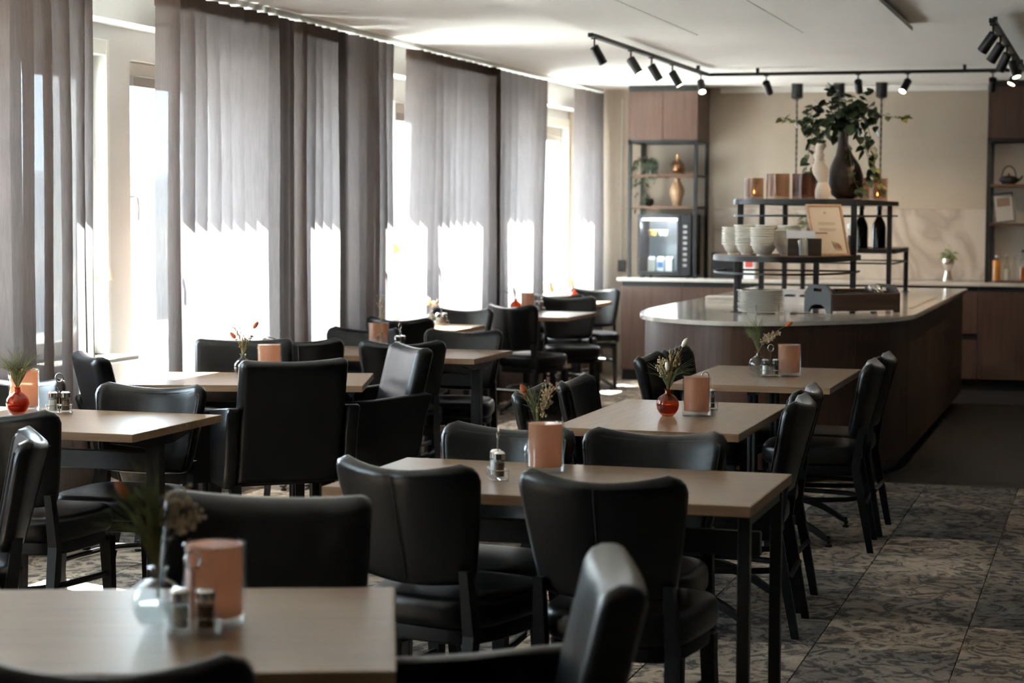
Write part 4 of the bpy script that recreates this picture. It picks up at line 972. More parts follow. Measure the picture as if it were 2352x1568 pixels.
def cut_mesh(kind):
    mb = MB(); mb.tube([(0, -0.10, 0), (0, -0.03, 0.003), (0, 0.03, 0.004)], [0.006, 0.004, 0.0035], 6)
    if kind == 'spoon': mb.ball((0, 0.055, 0.004), 0.018, 0.028, 0.005, 10, 5)
    elif kind == 'fork':
        mb.box(-0.011, 0.011, 0.028, 0.045, 0.002, 0.005)
        for k in range(4): mb.box(-0.011 + 0.006 * k, -0.0078 + 0.006 * k, 0.045, 0.085, 0.002, 0.0045)
    else: mb.box(-0.009, 0.009, 0.025, 0.10, 0.002, 0.0045, 0.001)
    me = mb.mesh(kind, 50); me.materials.append(M['chrome']); return me
CUT = {k: cut_mesh(k) for k in ('spoon', 'fork', 'knife')}
rnd = random.Random(5)
for sl, kind in enumerate(('fork', 'knife', 'knife', 'spoon')):
    for k in range(6):
        o = bpy.data.objects.new(kind, CUT[kind]); link(o)
        x = Lb * (sl + 0.22 + 0.11 * k) / 4; rx = radians(rnd.uniform(14, 34) if sl in (0, 3) else rnd.uniform(6, 16))
        o.matrix_world = box_m @ Matrix.Translation((x, 0.14 + rnd.uniform(-0.02, 0.02), 0.098 + (0.018 if sl in (0, 3) else 0.0))) @ Matrix.Rotation(rx, 4, 'X') @ Matrix.Rotation(rnd.uniform(-0.12, 0.12), 4, 'Z')
        tag(o, 'steel table %s lying in the %s compartment of the cutlery box' % (kind, ('first', 'second', 'third', 'last')[sl]), kind, {'fork': 'forks', 'knife': 'knives', 'spoon': 'spoons'}[kind] + ' in the cutlery box')
# organiser, tray, toothpick cup, framed sign on lower shelf
t = thing('dark_organiser', 'dark brown open organiser box behind the straw cup', 'box', (-1.785, 11.875, 1.2622), radians(10))
obj('shell', MB().box(-0.10, 0.10, -0.045, -0.037, 0, 0.105).box(-0.10, 0.10, 0.037, 0.045, 0, 0.105).box(-0.10, -0.09, -0.037, 0.037, 0, 0.105).box(0.09, 0.10, -0.037, 0.037, 0, 0.105).box(-0.09, 0.09, -0.037, 0.037, 0, 0.008), M['boxwood'], t, 0); obj('divider', MB().box(0.035, 0.043, -0.036, 0.036, 0.008, 0.10), M['boxwood'], t, 0)
t = thing('white_tray', 'small white tray lying across the dark organiser', 'tray', (-1.80, 11.875, 1.3685), radians(12))
obj('pan', MB().box(-0.09, 0.075, -0.05, 0.05, 0, 0.004).box(-0.09, 0.075, -0.05, -0.046, 0.004, 0.045).box(-0.09, 0.075, 0.046, 0.05, 0.004, 0.045).box(-0.09, -0.086, -0.046, 0.046, 0.004, 0.055).box(0.071, 0.075, -0.046, 0.046, 0.004, 0.045), M['carton'], t, 0); obj('handle', MB().box(0.075, 0.15, -0.01, 0.01, 0.028, 0.036, 0.002), M['framewood'], t, 0)
t = thing('straw_cup', 'clear cup packed with pale sugar sticks', 'cup', (-1.775, 11.775, 1.2622))
obj('cup', MB().lathe([(0, 0), (0.028, 0), (0.039, 0.095), (0.037, 0.095), (0.027, 0.004), (0, 0.004)], 20), M['clear'], t)
for k in range(14):
    a = 2.4 * k; r = 0.006 + 0.0014 * k; obj('sugar_stick', MB().box(-0.0035, 0.0035, -0.0015, 0.0015, 0.006, 0.097 + 0.004 * (k % 4)), M['paper' if k % 3 else 'carton'], t, 0, (r * cos(a), r * sin(a), 0), (0.06 * sin(a), -0.06 * cos(a), a))
t = thing('framed_sign', 'light wood framed notice with a leaf drawing on the buffet shelf', 'sign', (-1.60, 12.02, 1.264)); t.rotation_euler = Euler((radians(-16), 0, 0)).to_matrix().to_4x4().to_euler()
t.matrix_world = Matrix.Translation((-1.635, 12.03, 1.2625)) @ Matrix.Rotation(radians(38), 4, 'Z') @ Matrix.Rotation(radians(-21), 4, 'X')
fw_, fh_ = 0.245, 0.335; e = 0.016
obj('frame', MB().box(-fw_ / 2, fw_ / 2, 0, 0.018, 0, e, 0.002).box(-fw_ / 2, fw_ / 2, 0, 0.018, fh_ - e, fh_, 0.002).box(-fw_ / 2, -fw_ / 2 + e, 0, 0.018, e, fh_ - e, 0.002).box(fw_ / 2 - e, fw_ / 2, 0, 0.018, e, fh_ - e, 0.002), M['framewood'], t, 0)
sh = obj('sheet', MB().box(-fw_ / 2 + e, fw_ / 2 - e, 0.006, 0.014, e, fh_ - e), M['paper'], t, 0)
M['ink'] = pm('grey_ink', (0.42, 0.36, 0.29), 0.8); M['inkdk'] = pm('dark_ink', (0.20, 0.17, 0.14), 0.8); M['inkr'] = pm('terracotta_ink', (0.48, 0.25, 0.15), 0.8)
obj('monogram', MB().box(-0.007, -0.005, 0.0045, 0.006, 0.272, 0.287).box(0.003, 0.005, 0.0045, 0.006, 0.272, 0.287).box(-0.005, 0.003, 0.0045, 0.006, 0.2785, 0.2805), M['inkdk'], sh, 0)
for k, (z, wd) in enumerate(((0.215, 0.12), (0.208, 0.11), (0.201, 0.118), (0.175, 0.115), (0.168, 0.12), (0.161, 0.10))):
    mb = MB(); x = -wd / 2; rr_ = random.Random(k)
    while x < wd / 2: 
        l = rr_.uniform(0.006, 0.014); mb.box(x, min(wd / 2, x + l), 0.0048, 0.006, z, z + 0.0034); x += l + 0.003
    obj('text_line', mb, M['ink'], sh, 0)
for k in range(6):
    mb = MB(); x0 = 0.03 + 0.009 * k; mb.tube([(x0 - 0.02, 0.005, 0.10 - 0.003 * k), (x0 - 0.006, 0.005, 0.06), (x0, 0.005, 0.035)], [0.001, 0.004, 0.0008], 5); obj('leaf_drawing', mb, M['inkr' if k > 2 else 'ink'], sh)
# jar and bottles behind
t = thing('spice_jar', 'clear jar with brown contents behind the framed notice', 'jar', (-1.58, 12.50, 1.2622)); obj('glass', MB().lathe([(0, 0), (0.033, 0), (0.033, 0.15), (0.028, 0.16), (0, 0.16)], 18), M['clear'], t); obj('contents', MB().lathe([(0, 0.004), (0.029, 0.004), (0.029, 0.12), (0, 0.12)], 16), M['pepper'], t); obj('lid', MB().lathe([(0.03, 0.16), (0.03, 0.19), (0, 0.19)], 18), M['steel'], t)
for x, y, lb in ((-1.80, 14.75, 'dark glass bottle under the top shelf, left one'), (-1.675, 14.80, 'dark glass bottle under the top shelf, right one')): bottle(x, y, 1.2622, 0.05, 0.31, 'bottle', None, lb, 'blackplastic')
rnd = random.Random(21)
t = thing('potted_herb', 'bright green potted herb seen under the top shelf', 'plant', (-2.18, 14.85, 1.2622)); obj('pot', MB().lathe([(0, 0), (0.05, 0), (0.06, 0.10), (0.055, 0.10), (0, 0.08)], 18), M['steel'], t)
for k in range(16):
    a = rnd.uniform(0, 2 * pi); R_ = rnd.uniform(0.04, 0.12); vine(t, [(0, 0, 0.09), (R_ * 0.5 * cos(a), R_ * 0.5 * sin(a), 0.17), (R_ * cos(a), R_ * sin(a), 0.16 + rnd.uniform(0, 0.08))], 'green', 5, 0.075, rnd, 0.002)
# white boards left on the island top
tag(obj('serving_board', MB().box(-0.13, 0.13, -0.09, 0.09, 0, 0.02, 0.003).box(-0.13, 0.13, -0.09, 0.09, 0.022, 0.04, 0.003), M['plate'], None, 0, (-2.50, 13.15, 0.92), (0, 0, 0.1)), 'pale stacked serving slab on the window side of the island', 'slab')
t = thing('tea_stand', 'low white tray with dark tea tins on the island', 'tray', (-1.95, 13.1, 0.92)); obj('tray', MB().box(-0.18, 0.18, -0.12, 0.12, 0, 0.012).box(-0.18, 0.18, -0.12, -0.11, 0.012, 0.05).box(-0.18, 0.18, 0.11, 0.12, 0.012, 0.09), M['carton'], t, 0)
for k in range(3): obj('tin', MB().box(-0.14 + 0.10 * k, -0.08 + 0.10 * k, -0.05, 0.05, 0.012, 0.06, 0.003), M['blackplastic'], t, 0)
t = thing('serving_spoon', 'steel serving spoon lying by the cutlery box', 'spoon', (-1.74, 11.62, 0.922), radians(115)); obj('bowl_end', MB().ball((0, 0.06, 0.008), 0.026, 0.036, 0.008, 12, 6), M['chrome'], t); obj('handle', MB().tube([(0, 0.03, 0.008), (0, -0.12, 0.005)], 0.004, 6), M['chrome'], t)
# candle glasses on top shelf
def votive(x, y, z, r, h, m, lit, label):
    t = thing('candle_glass', label, 'candle holder', (x, y, z), 0, 'smoked candle glasses on the top shelf')
    obj('glass', MB().lathe([(0, 0), (r, 0), (r, h), (r - 0.004, h), (r - 0.006, 0.014), (0, 0.014)], 28), M[m], t)
    obj('tealight', MB().lathe([(0, 0.0145), (0.019, 0.0145), (0.019, 0.03), (0, 0.03)], 14), M['wax'], t)
    if lit: obj('flame', MB().lathe([(0, 0.034), (0.005, 0.042), (0.003, 0.054), (0, 0.06)], 8), M['flame'], t)
ZS = 1.6072
votive(-2.225, 12.62, ZS, 0.062, 0.135, 'smoke', 1, 'small lit smoked candle glass at the rounded end of the top shelf')
votive(-2.06, 12.55, ZS, 0.075, 0.160, 'smoke', 0, 'large brown smoked candle glass, second on the top shelf')
votive(-1.895, 12.55, ZS, 0.075, 0.160, 'smokedark', 0, 'darkest smoked candle glass beside the cream sculpture vase')
votive(-1.69, 13.75, ZS, 0.072, 0.155, 'smoke', 0, 'smoked candle glass half hidden behind the gourd vase')
votive(-1.60, 14.0, ZS, 0.070, 0.155, 'smoke', 1, 'lit smoked candle glass at the right end of the top shelf')
prof = [(0, 0), (0.044, 0), (0.052, 0.03), (0.053, 0.065), (0.040, 0.10), (0.030, 0.118), (0.040, 0.14), (0.054, 0.175), (0.056, 0.205), (0.044, 0.24), (0.028, 0.262), (0.034, 0.285), (0.037, 0.305), (0.026, 0.325), (0.030, 0.345), (0.036, 0.365), (0.030, 0.385), (0, 0.386)]
prof = [(r * 0.92, z * 0.9) for r, z in prof]
tag(obj('sculpture_vase', MB().lathe(prof, 24, off=lambda z: (0.014 * sin(z * 16 + 0.6), 0.0)), M['sculpt'], None, 50, (-1.775, 12.45, ZS)), 'cream sculptural vase of stacked soft bulbs on the top shelf', 'vase')
gp = [(0, 0), (0.05, 0), (0.088, 0.03), (0.11, 0.09), (0.113, 0.15), (0.095, 0.215), (0.055, 0.285), (0.032, 0.36), (0.030, 0.43), (0.036, 0.48), (0.030, 0.48), (0.022, 0.43), (0, 0.40)]
vz = thing('gourd_vase', 'dark brown gourd shaped vase under trailing ivy', 'vase', (-1.665, 12.78, ZS)); obj('body', MB().lathe(gp, 28, off=lambda z: (-0.035 * max(0, (z - 0.18) / 0.3) ** 1.2 + 0.02 * max(0, (z - 0.36) / 0.12), 0)), M['gourd'], vz, 50)
rnd = random.Random(17)
t = thing('trailing_ivy', 'heart leaved trailing ivy spilling from the gourd vase', 'plant', (-1.68, 12.78, ZS + 0.46))
V_ = [([(0, 0, 0), (-0.10, -0.06, 0.10), (-0.20, -0.08, 0.06), (-0.30, -0.08, 0.03), (-0.38, -0.07, 0.06)], 14, 'young'), ([(0, 0, 0), (-0.08, -0.09, 0.07), (-0.17, -0.10, -0.02), (-0.20, -0.10, -0.16), (-0.22, -0.08, -0.32)], 17, None),
      ([(0, 0, 0), (-0.06, -0.10, 0.03), (-0.12, -0.12, -0.10), (-0.15, -0.12, -0.25), (-0.12, -0.12, -0.36)], 15, None), ([(0, 0, 0), (0.06, -0.04, 0.14), (0.16, -0.04, 0.12), (0.25, -0.04, 0.07), (0.36, -0.04, 0.05), (0.43, -0.04, 0.07)], 13, 'young'),
      ([(0, 0, 0), (0.09, -0.05, 0.10), (0.17, -0.05, 0.0), (0.20, -0.05, -0.14), (0.22, -0.06, -0.27), (0.27, -0.06, -0.40)], 20, 'young'), ([(0, 0, 0), (0.08, -0.07, 0.04), (0.14, -0.08, -0.10), (0.19, -0.07, -0.22), (0.17, -0.07, -0.36)], 16, None),
      ([(0, 0, 0), (0.0, -0.03, 0.12), (-0.05, -0.02, 0.20), (-0.08, -0.02, 0.25)], 10, None), ([(0, 0, 0), (0.05, -0.03, 0.14), (0.12, -0.02, 0.18), (0.17, -0.02, 0.22)], 9, None), ([(0, 0, 0), (-0.02, -0.09, 0.10), (0.04, -0.13, 0.07), (0.08, -0.13, 0.0)], 12, None),
      ([(0, 0, 0), (-0.10, -0.04, 0.14), (-0.18, -0.06, 0.11), (-0.22, -0.09, 0.0)], 13, None), ([(0, 0, 0), (0.05, 0.05, 0.12), (0.10, 0.03, 0.16), (0.20, 0.0, 0.06), (0.22, 0.0, -0.02)], 13, None), ([(0, 0, 0), (0.02, -0.09, 0.02), (0.10, -0.12, -0.34), (0.16, -0.12, -0.42)], 8, None)]
for pts, n, tip in V_: vine(t, [(a * 1.0 - 0.01, b, c * 1.05) for a, b, c in pts], 'heart', round(n * 1.45), 0.064, rnd, 0.0025, tip)
for k in range(64):
    a = rnd.uniform(0, 2 * pi); r = 0.21 * sqrt(rnd.random()); p = (r * cos(a) * 1.1 - 0.02, rnd.uniform(-0.12, 0.06), 0.07 + 0.66 * r * sin(a)); put_leaf('heart', t, p, (rnd.uniform(-1, 1), rnd.uniform(-1, 0.1), rnd.uniform(-1, 0.5)), 0.066 * rnd.uniform(0.7, 1.2), rnd.uniform(-1, 1))

# ------------------------------------------------------------------ track lights
ZT = 2.60
tag(obj('lighting_track', MB().box(-0.018, 0.018, 0, 3.66, 0, 0.026, 0.002), M['blackmetal'], None, 0, (-3.14, 11.95, ZT)), 'black lighting track running along the raft edge', 'lighting track', 'black ceiling tracks')
tag(obj('lighting_track', MB().box(0, 2.44, -0.018, 0.018, 0, 0.026, 0.002), M['blackmetal'], None, 0, (-3.14, 15.63, ZT)), 'black lighting track crossing above the island', 'lighting track', 'black ceiling tracks')
tag(obj('lighting_track', MB().box(-0.018, 0.018, 0, 4.0, 0, 0.026, 0.002), M['blackmetal'], None, 0, (-0.70, 11.6, ZT)), 'black lighting track at the upper right corner', 'lighting track', 'black ceiling tracks')
for x, y, z0, z1 in ((-3.14, 12.2, 2.645, ZC), (-3.14, 15.4, 2.645, ZC), (-1.9, 15.63, 2.645, ZC), (-0.7, 12.0, 2.645, ZC), (-0.7, 15.2, 2.645, ZC)): pass
for o_, pts_ in (('lighting_track', ((0, 0.3), (0, 3.3))), ('lighting_track.001', ((0.4, 0), (2.0, 0))), ('lighting_track.002', ((0, 0.3), (0, 3.6)))):
    for px_, py_ in pts_: obj('ceiling_clip', MB().box(px_ - 0.012, px_ + 0.012, py_ - 0.012, py_ + 0.012, 0.026, ZC - 2.60), M['blackmetal'], bpy.data.objects[o_], 0)
def spot(x, y, aim, label, power=0.0):
    t = thing('track_spot', label, 'spotlight', (x, y, ZT), 0, 'black track spotlights'); a = Vector(aim).normalized()
    obj('stem', MB().box(-0.02, 0.02, -0.012, 0.012, -0.006, 0.0).tube([(0, 0, -0.006), (0, 0, -0.06)], 0.006, 8), M['blackmetal'], t)
    c0 = Vector((0, 0, -0.062)) - a * 0.012; M_ = Matrix.Translation(c0) @ a.to_track_quat('Z', 'Y').to_matrix().to_4x4()
    b = MB(); b.M = M_; b.lathe([(0, 0), (0.026, 0), (0.030, 0.004), (0.030, 0.122), (0.027, 0.122), (0.026, 0.104), (0, 0.104)], 22); obj('housing', b, M['blackmetal'], t)
    l = MB(); l.M = M_; l.lathe([(0, 0.1045), (0.0255, 0.1045), (0.026, 0.118)], 20); obj('lens', l, M['spotin'], t)
    if power:
        d = bpy.data.lights.new('spot_light', 'SPOT'); d.energy = power; d.spot_size = radians(62); d.spot_blend = 0.8; d.color = (1.0, 0.74, 0.48); d.shadow_soft_size = 0.025
        o = bpy.data.objects.new('spot_light', d); link(o, t); o.location = c0 + a * 0.135; o.rotation_euler = a.to_track_quat('-Z', 'Y').to_euler()
spot(-3.14, 12.05, (0.42, 0.35, -0.85), 'first track spot on the raft edge, lens turned away', 2.2)
spot(-3.14, 13.02, (0.55, -0.05, -0.83), 'second track spot on the raft edge', 2.2)
spot(-3.14, 13.64, (0.50, 0.1, -0.85), 'third track spot on the raft edge', 2.2)
spot(-3.14, 14.32, (0.52, -0.02, -0.85), 'fourth track spot on the raft edge', 2.2)
spot(-3.14, 15.36, (0.25, -0.62, -0.75), 'track spot at the corner with its lens glowing towards us', 2.2)
spot(-2.67, 15.63, (0.10, 0.80, -0.62), 'dark track spot above the bowls, aimed at the wall', 5)
spot(-1.95, 15.63, (-0.02, 0.80, -0.62), 'dark track spot above the ivy, aimed at the wall', 5)
spot(-1.57, 15.63, (-0.30, -0.60, -0.72), 'track spot right of the ivy with its lens glowing', 2.2)
spot(-0.93, 15.63, (-0.10, 0.80, -0.62), 'dark track spot above the right shelf unit', 5)
spot(-0.70, 11.72, (-0.58, 0.25, -0.80), 'topmost track spot in the upper right corner', 6)
spot(-0.70, 12.45, (-0.52, 0.25, -0.82), 'second track spot in the upper right corner', 6)
spot(-0.70, 13.2, (-0.40, 0.3, -0.85), 'third track spot in the upper right corner, overlapping others', 6)
spot(-0.70, 13.9, (0.30, -0.35, -0.88), 'track spot with a glowing lens at the right picture edge', 2.2)
spot(-0.70, 14.7, (-0.40, -0.35, -0.85), 'lowest track spot with a glowing lens in the right cluster', 2.2)

# ------------------------------------------------------------------ tabletop sets
TZ = 0.75
CG = None
def candle(x, y, label, r=0.053, h=0.15):
    t = thing('candle_glass', label, 'candle holder', (x, y, TZ), 0, 'peach candle glasses on the tables')
    obj('outer_glass', MB().lathe([(0, 0), (r - 0.002, 0), (r, 0.003), (r, h - 0.002), (r - 0.002, h), (r - 0.0045, h), (r - 0.005, 0.02), (0, 0.018)], 36), M['clear'], t)
    obj('peach_lining', MB().lathe([(0, 0.0195), (r - 0.0058, 0.0205), (r - 0.0054, h - 0.004)], 36), M['pink'], t)
    obj('tealight', MB().lathe([(0, 0.021), (0.019, 0.021), (0.019, 0.036), (0, 0.036)], 14), M['wax'], t)
def bud_vase(x, y, kind, label, s=1.0):
    t = thing('bud_vase', label, 'vase', (x, y, TZ), 0, 'round bud vases')
    p = [(0, 0.0), (0.020, 0.0), (0.032, 0.011), (0.0405, 0.026), (0.0435, 0.043), (0.0410, 0.058), (0.033, 0.071), (0.021, 0.080), (0.0125, 0.085), (0.0115, 0.096), (0.0165, 0.103)]
    q = [(0.0145, 0.103), (0.0095, 0.096), (0.0105, 0.085), (0.019, 0.078), (0.031, 0.069), (0.039, 0.057), (0.0415, 0.043), (0.0385, 0.027), (0.030, 0.013), (0.0, 0.005)]
    obj('body', MB().lathe([(r * s, z * s) for r, z in p + q], 28), M[kind], t)
    obj('water', MB().lathe([(0, 0.0055 * s), (0.029 * s, 0.0135 * s), (0.0375 * s, 0.027 * s), (0.0402 * s, 0.040 * s), (0, 0.0405 * s)], 24), M['amberwater' if kind == 'amber' else 'waterclear'], t)
M['amberwater'] = glassmat('amber_water', (0.76, 0.38, 0.22), 0.92, 0.02, (0.5, 0.06, 0.01)); M['waterclear'] = glassmat('clear_water', (0.90, 0.92, 0.92), 1.0, 0.02)
def caddy(x, y, deg, lab):
    c = thing('condiment_caddy', 'wire condiment caddy ' + lab, 'caddy', (x, y, TZ), radians(deg), 'wire condiment caddies')
    w, d = 0.046, 0.023; rw = MB()
    for z in (0.004, 0.032): rw.tube([(-w, -d, z), (-w - 0.004, 0, z), (-w, d, z), (w, d, z), (w + 0.004, 0, z), (w, -d, z)], 0.0016, 6, True)
    obj('ring', rw, M['chrome'], c)
    for sx in (-1, 1):
        for sy in (-1, 1): obj('upright', MB().tube([(sx * w, sy * d, 0), (sx * w, sy * d, 0.034)], 0.0016, 6), M['chrome'], c)
    h = MB(); h.tube([(0, 0, 0.004), (0, 0, 0.120)], 0.0022, 8); h.tube([(0.0005 + 0.0135 * sin(a), 0, 0.136 - 0.0165 * cos(a)) for a in [2 * pi * k / 16 + 0.2 for k in range(16)]], 0.0022, 6, True); h.tube([(-w, 0, 0.004), (w, 0, 0.004)], 0.0016, 6)
    obj('handle', h, M['chrome'], c)
    ca, sa = cos(radians(deg)), sin(radians(deg))
    for sx, nm, mt, lb in ((-1, 'salt_shaker', 'salt', 'glass salt shaker with a steel cap '), (1, 'pepper_shaker', 'pepper', 'glass pepper shaker with a steel cap ')):
        X = sx * 0.0235; s = thing(nm, lb + lab, 'shaker', (x + X * ca, y + X * sa, TZ + 0.006), 0, nm.replace('_', ' ') + 's on the tables'); r = 0.0172
        obj('glass', MB().lathe([(0, 0), (r, 0), (r, 0.058), (r - 0.002, 0.058), (r - 0.002, 0.007), (0, 0.007)], 20), M['clear'], s)
        obj('contents', MB().lathe([(0, 0.0075), (r - 0.0028, 0.0075), (r - 0.0028, 0.047), (0, 0.047)], 16), M[mt], s)
        obj('cap', MB().lathe([(r + 0.001, 0.056), (r + 0.001, 0.073), (r - 0.005, 0.079), (0, 0.080)], 20), M['chrome'], s)
def bouquet(x, y, z, items, label, seed=0):
    rnd = random.Random(seed); t = thing('dried_bouquet', label, 'dried flowers', (x, y, z), 0, 'dried bouquets in the vases')
    for kind, dx, dy, hh, n in items:
        base = Vector((rnd.uniform(-0.004, 0.004), rnd.uniform(-0.004, 0.004), -0.055)); tip = Vector((dx, dy, hh)); neck = Vector((0.004 * rnd.uniform(-1, 1), 0.003 * rnd.uniform(-1, 1), 0.0))
        def cv(f): return (neck * (1 - f) ** 2 + Vector((dx * 0.25, dy * 0.25, hh * 0.6)) * 2 * f * (1 - f) + tip * f * f)
        path = [base, neck * 0.9 + Vector((0, 0, -0.004))] + [cv(k / 6) for k in range(1, 7)]
        if kind in ('tail_rust', 'tail_cream'):
            obj('stem', MB().tube(path, 0.0009, 5), M['drystem'], t); dv = (path[-1] - path[-2]).normalized()
            b = MB(); b.M = Matrix.Translation(path[-1]) @ dv.to_track_quat('Z', 'Y').to_matrix().to_4x4(); b.lathe([(0, -0.004), (0.007, 0.002), (0.010, 0.014), (0.008, 0.028), (0.003, 0.036), (0, 0.037)], 12); obj('bunny_tail', b, M['rust' if kind == 'tail_rust' else 'cream'], t)
        elif kind == 'grass':
            b = MB()
            for k in range(int(n * 1.7)):
                e_ = tip + Vector((rnd.uniform(-1, 1) * 0.045, rnd.uniform(-1, 1) * 0.035, rnd.uniform(-0.04, 0.03))); mid = Vector((dx * 0.3, dy * 0.3, hh * 0.55)) + Vector((rnd.uniform(-1, 1) * 0.012, rnd.uniform(-1, 1) * 0.012, 0))
                b.tube([neck, (neck + mid) / 2, mid, (mid + e_) / 2 + Vector((0, 0, 0.006)), e_], [0.0012, 0.0012, 0.0011, 0.0009, 0.0005], 4)
            obj('grass_spray', b, M['drygreen'], t)
        elif kind == 'straw':
            b = MB()
            for k in range(int(n * 1.5)):
                e_ = tip + Vector((rnd.uniform(-1, 1) * 0.03, rnd.uniform(-1, 1) * 0.025, rnd.uniform(-0.05, 0.02))); mid = Vector((dx * 0.4, dy * 0.4, hh * 0.55)) + Vector((rnd.uniform(-1, 1) * 0.01, 0, 0)); b.tube([neck, mid, e_], [0.001, 0.001, 0.0006], 4)
                for q in range(3): f = rnd.uniform(0.45, 1); p = mid.lerp(e_, f); b.ball(p, 0.003, 0.003, 0.006, 5, 4)
            obj('straw_spray', b, M['drystem'], t)
        elif kind == 'buds':
            obj('stem', MB().tube(path, 0.001, 5), M['drystem'], t); b = MB()
            for k in range(int(n * 1.5)):
                p = cv(rnd.uniform(0.55, 1)) + Vector((rnd.uniform(-1, 1) * 0.02, rnd.uniform(-1, 1) * 0.018, rnd.uniform(-0.018, 0.018))); q = cv(rnd.uniform(0.5, 0.8)); b.tube([q, p], 0.0007, 3); b.ball(p, 0.0038, n=6, m=4)
            obj('bud_spray', b, M['drybud'], t)
        elif kind == 'euca':
            obj('stem', MB().tube(path, 0.0014, 5), M['euca'], t)
            for k in range(n):
                f = 0.35 + 0.65 * k / max(1, n - 1); p = cv(f); a = 2.4 * k; d = Vector((cos(a), sin(a), 0.4)); me = EUC; o = bpy.data.objects.new('leaf', me); link(o, t); o.location = p; o.rotation_mode = 'QUATERNION'; o.rotation_quaternion = d.to_track_quat('Y', 'Z'); o.scale = (0.022,) * 3
        elif kind == 'twig':
            b = MB(); b.tube(path, 0.0016, 5)
            for k in range(n):
                f = rnd.uniform(0.3, 1); p = cv(f); b.tube([p, p + Vector((rnd.uniform(-1, 1) * 0.02, rnd.uniform(-1, 1) * 0.02, rnd.uniform(0.005, 0.025)))], 0.001, 4)
            obj('twig', b, M['drystem'], t)
EUC = MB().add([(0, 0, 0), (0.45, 0.35, 0.06), (0.4, 0.8, 0.02), (0, 1.0, -0.06), (-0.4, 0.8, 0.02), (-0.45, 0.35, 0.06), (0, 0.5, -0.08)], [(6, i, (i + 1) % 6) for i in range(6)]).mesh('euca_leaf', 60); EUC.materials.append(M['euca'])
# front right tables
candle(-1.60, 5.60, 'peach candle glass with grass rising behind it on the front table', 0.056, 0.15)
bud_vase(-1.665, 5.735, 'clear', 'clear bud vase hidden behind the front peach glass')
bouquet(-1.665, 5.735, TZ + 0.10, [('grass', -0.01, 0, 0.12, 26), ('buds', 0.045, 0.01, 0.15, 30), ('buds', 0.03, -0.01, 0.10, 24), ('euca', -0.045, 0.0, 0.12, 6), ('tail_rust', -0.035, 0.0, 0.115, 1)], 'grass and bud sprays above the front peach glass', 1)
caddy(-1.685, 5.40, -62, 'at the front edge of the front table')
bud_vase(-1.61, 7.32, 'amber', 'round amber vase in focus beside the tall peach glass')
bouquet(-1.61, 7.32, TZ + 0.10, [('straw', 0.025, 0, 0.15, 22), ('straw', 0.0, 0.01, 0.11, 16), ('buds', -0.035, 0, 0.115, 30), ('buds', -0.02, 0, 0.09, 20), ('tail_cream', 0.055, 0.0, 0.165, 1), ('tail_cream', 0.0, -0.01, 0.075, 1), ('grass', -0.035, 0, 0.07, 12), ('grass', 0.07, 0.02, 0.10, 12)], 'straw bouquet with a white bunny tail in the sharp amber vase', 2)
candle(-1.507, 7.36, 'tall peach candle glass beside the sharp amber vase', 0.054, 0.152)
caddy(-1.515, 7.56, 20, 'behind the tall peach glass')
bud_vase(-1.62, 9.36, 'clear', 'clear round bud vase on the table by the island', 1.05)
bouquet(-1.62, 9.36, TZ + 0.105, [('grass', -0.05, 0, 0.11, 26), ('grass', -0.01, 0, 0.15, 22), ('buds', 0.065, 0, 0.085, 44), ('buds', 0.09, 0, 0.10, 30), ('tail_rust', 0.13, 0.0, 0.13, 1), ('euca', 0.06, 0.02, 0.06, 5)], 'green grass and pale buds in the clear vase by the island', 3)
caddy(-1.54, 9.235, 17, 'on the table by the island')
candle(-1.465, 9.31, 'peach candle glass on the table by the island', 0.056, 0.152)
# near curtain table
bud_vase(-3.93, 6.54, 'amber', 'amber bud vase on the near curtain table', 1.0)
bouquet(-3.93, 6.54, TZ + 0.10, [('grass', -0.06, 0, 0.11, 22), ('grass', 0.06, 0, 0.10, 22), ('grass', 0.0, 0, 0.13, 18), ('euca', 0.0, 0, 0.085, 9)], 'fine grass with dark eucalyptus at the left edge', 4)
candle(-3.98, 6.67, 'large peach candle glass at the left edge behind the amber vase', 0.058, 0.16)
caddy(-3.80, 6.62, 30, 'on the near curtain table')
# armchair table
bud_vase(-3.87, 8.42, 'clear', 'clear bud vase on the armchair table')
bouquet(-3.87, 8.42, TZ + 0.10, [('tail_rust', 0.055, 0, 0.125, 1), ('tail_rust', -0.04, 0, 0.075, 1), ('buds', -0.03, 0, 0.11, 14), ('straw', 0.0, 0, 0.075, 14), ('euca', 0.045, 0.01, 0.085, 8), ('grass', 0.03, 0, 0.08, 12)], 'dried bouquet with two rust bunny tails among the armchairs', 5)
candle(-3.755, 8.46, 'peach candle glass on the sunlit armchair table', 0.058, 0.15)
# twig table
candle(-3.92, 10.32, 'peach candle glass behind the twig vase', 0.058, 0.15)
bud_vase(-3.86, 10.20, 'clear', 'clear bud vase holding bare twigs')
bouquet(-3.86, 10.20, TZ + 0.10, [('twig', 0.0, 0, 0.20, 22), ('twig', 0.012, 0, 0.15, 14), ('buds', 0.0, 0.0, 0.20, 10)], 'bare brown twigs in a clear vase', 6)
caddy(-3.76, 10.23, 75, 'beside the twig vase')
# nearest blurred table
bud_vase(-1.668, 3.255, 'clear', 'large clear vase on the nearest blurred table', 1.12)
bouquet(-1.668, 3.255, TZ + 0.115, [('grass', -0.045, 0, 0.17, 26), ('grass', 0.005, 0, 0.14, 16), ('grass', -0.075, 0, 0.10, 16), ('tail_rust', -0.06, 0, 0.125, 1), ('buds', 0.05, 0, 0.14, 30), ('buds', 0.085, 0, 0.115, 30), ('euca', 0.02, 0, 0.12, 10)], 'blurred dried bouquet on the nearest table', 7)
caddy(-1.588, 3.235, 20, 'on the nearest blurred table')
candle(-1.588, 3.325, 'blurred peach candle glass on the nearest table', 0.058, 0.155)
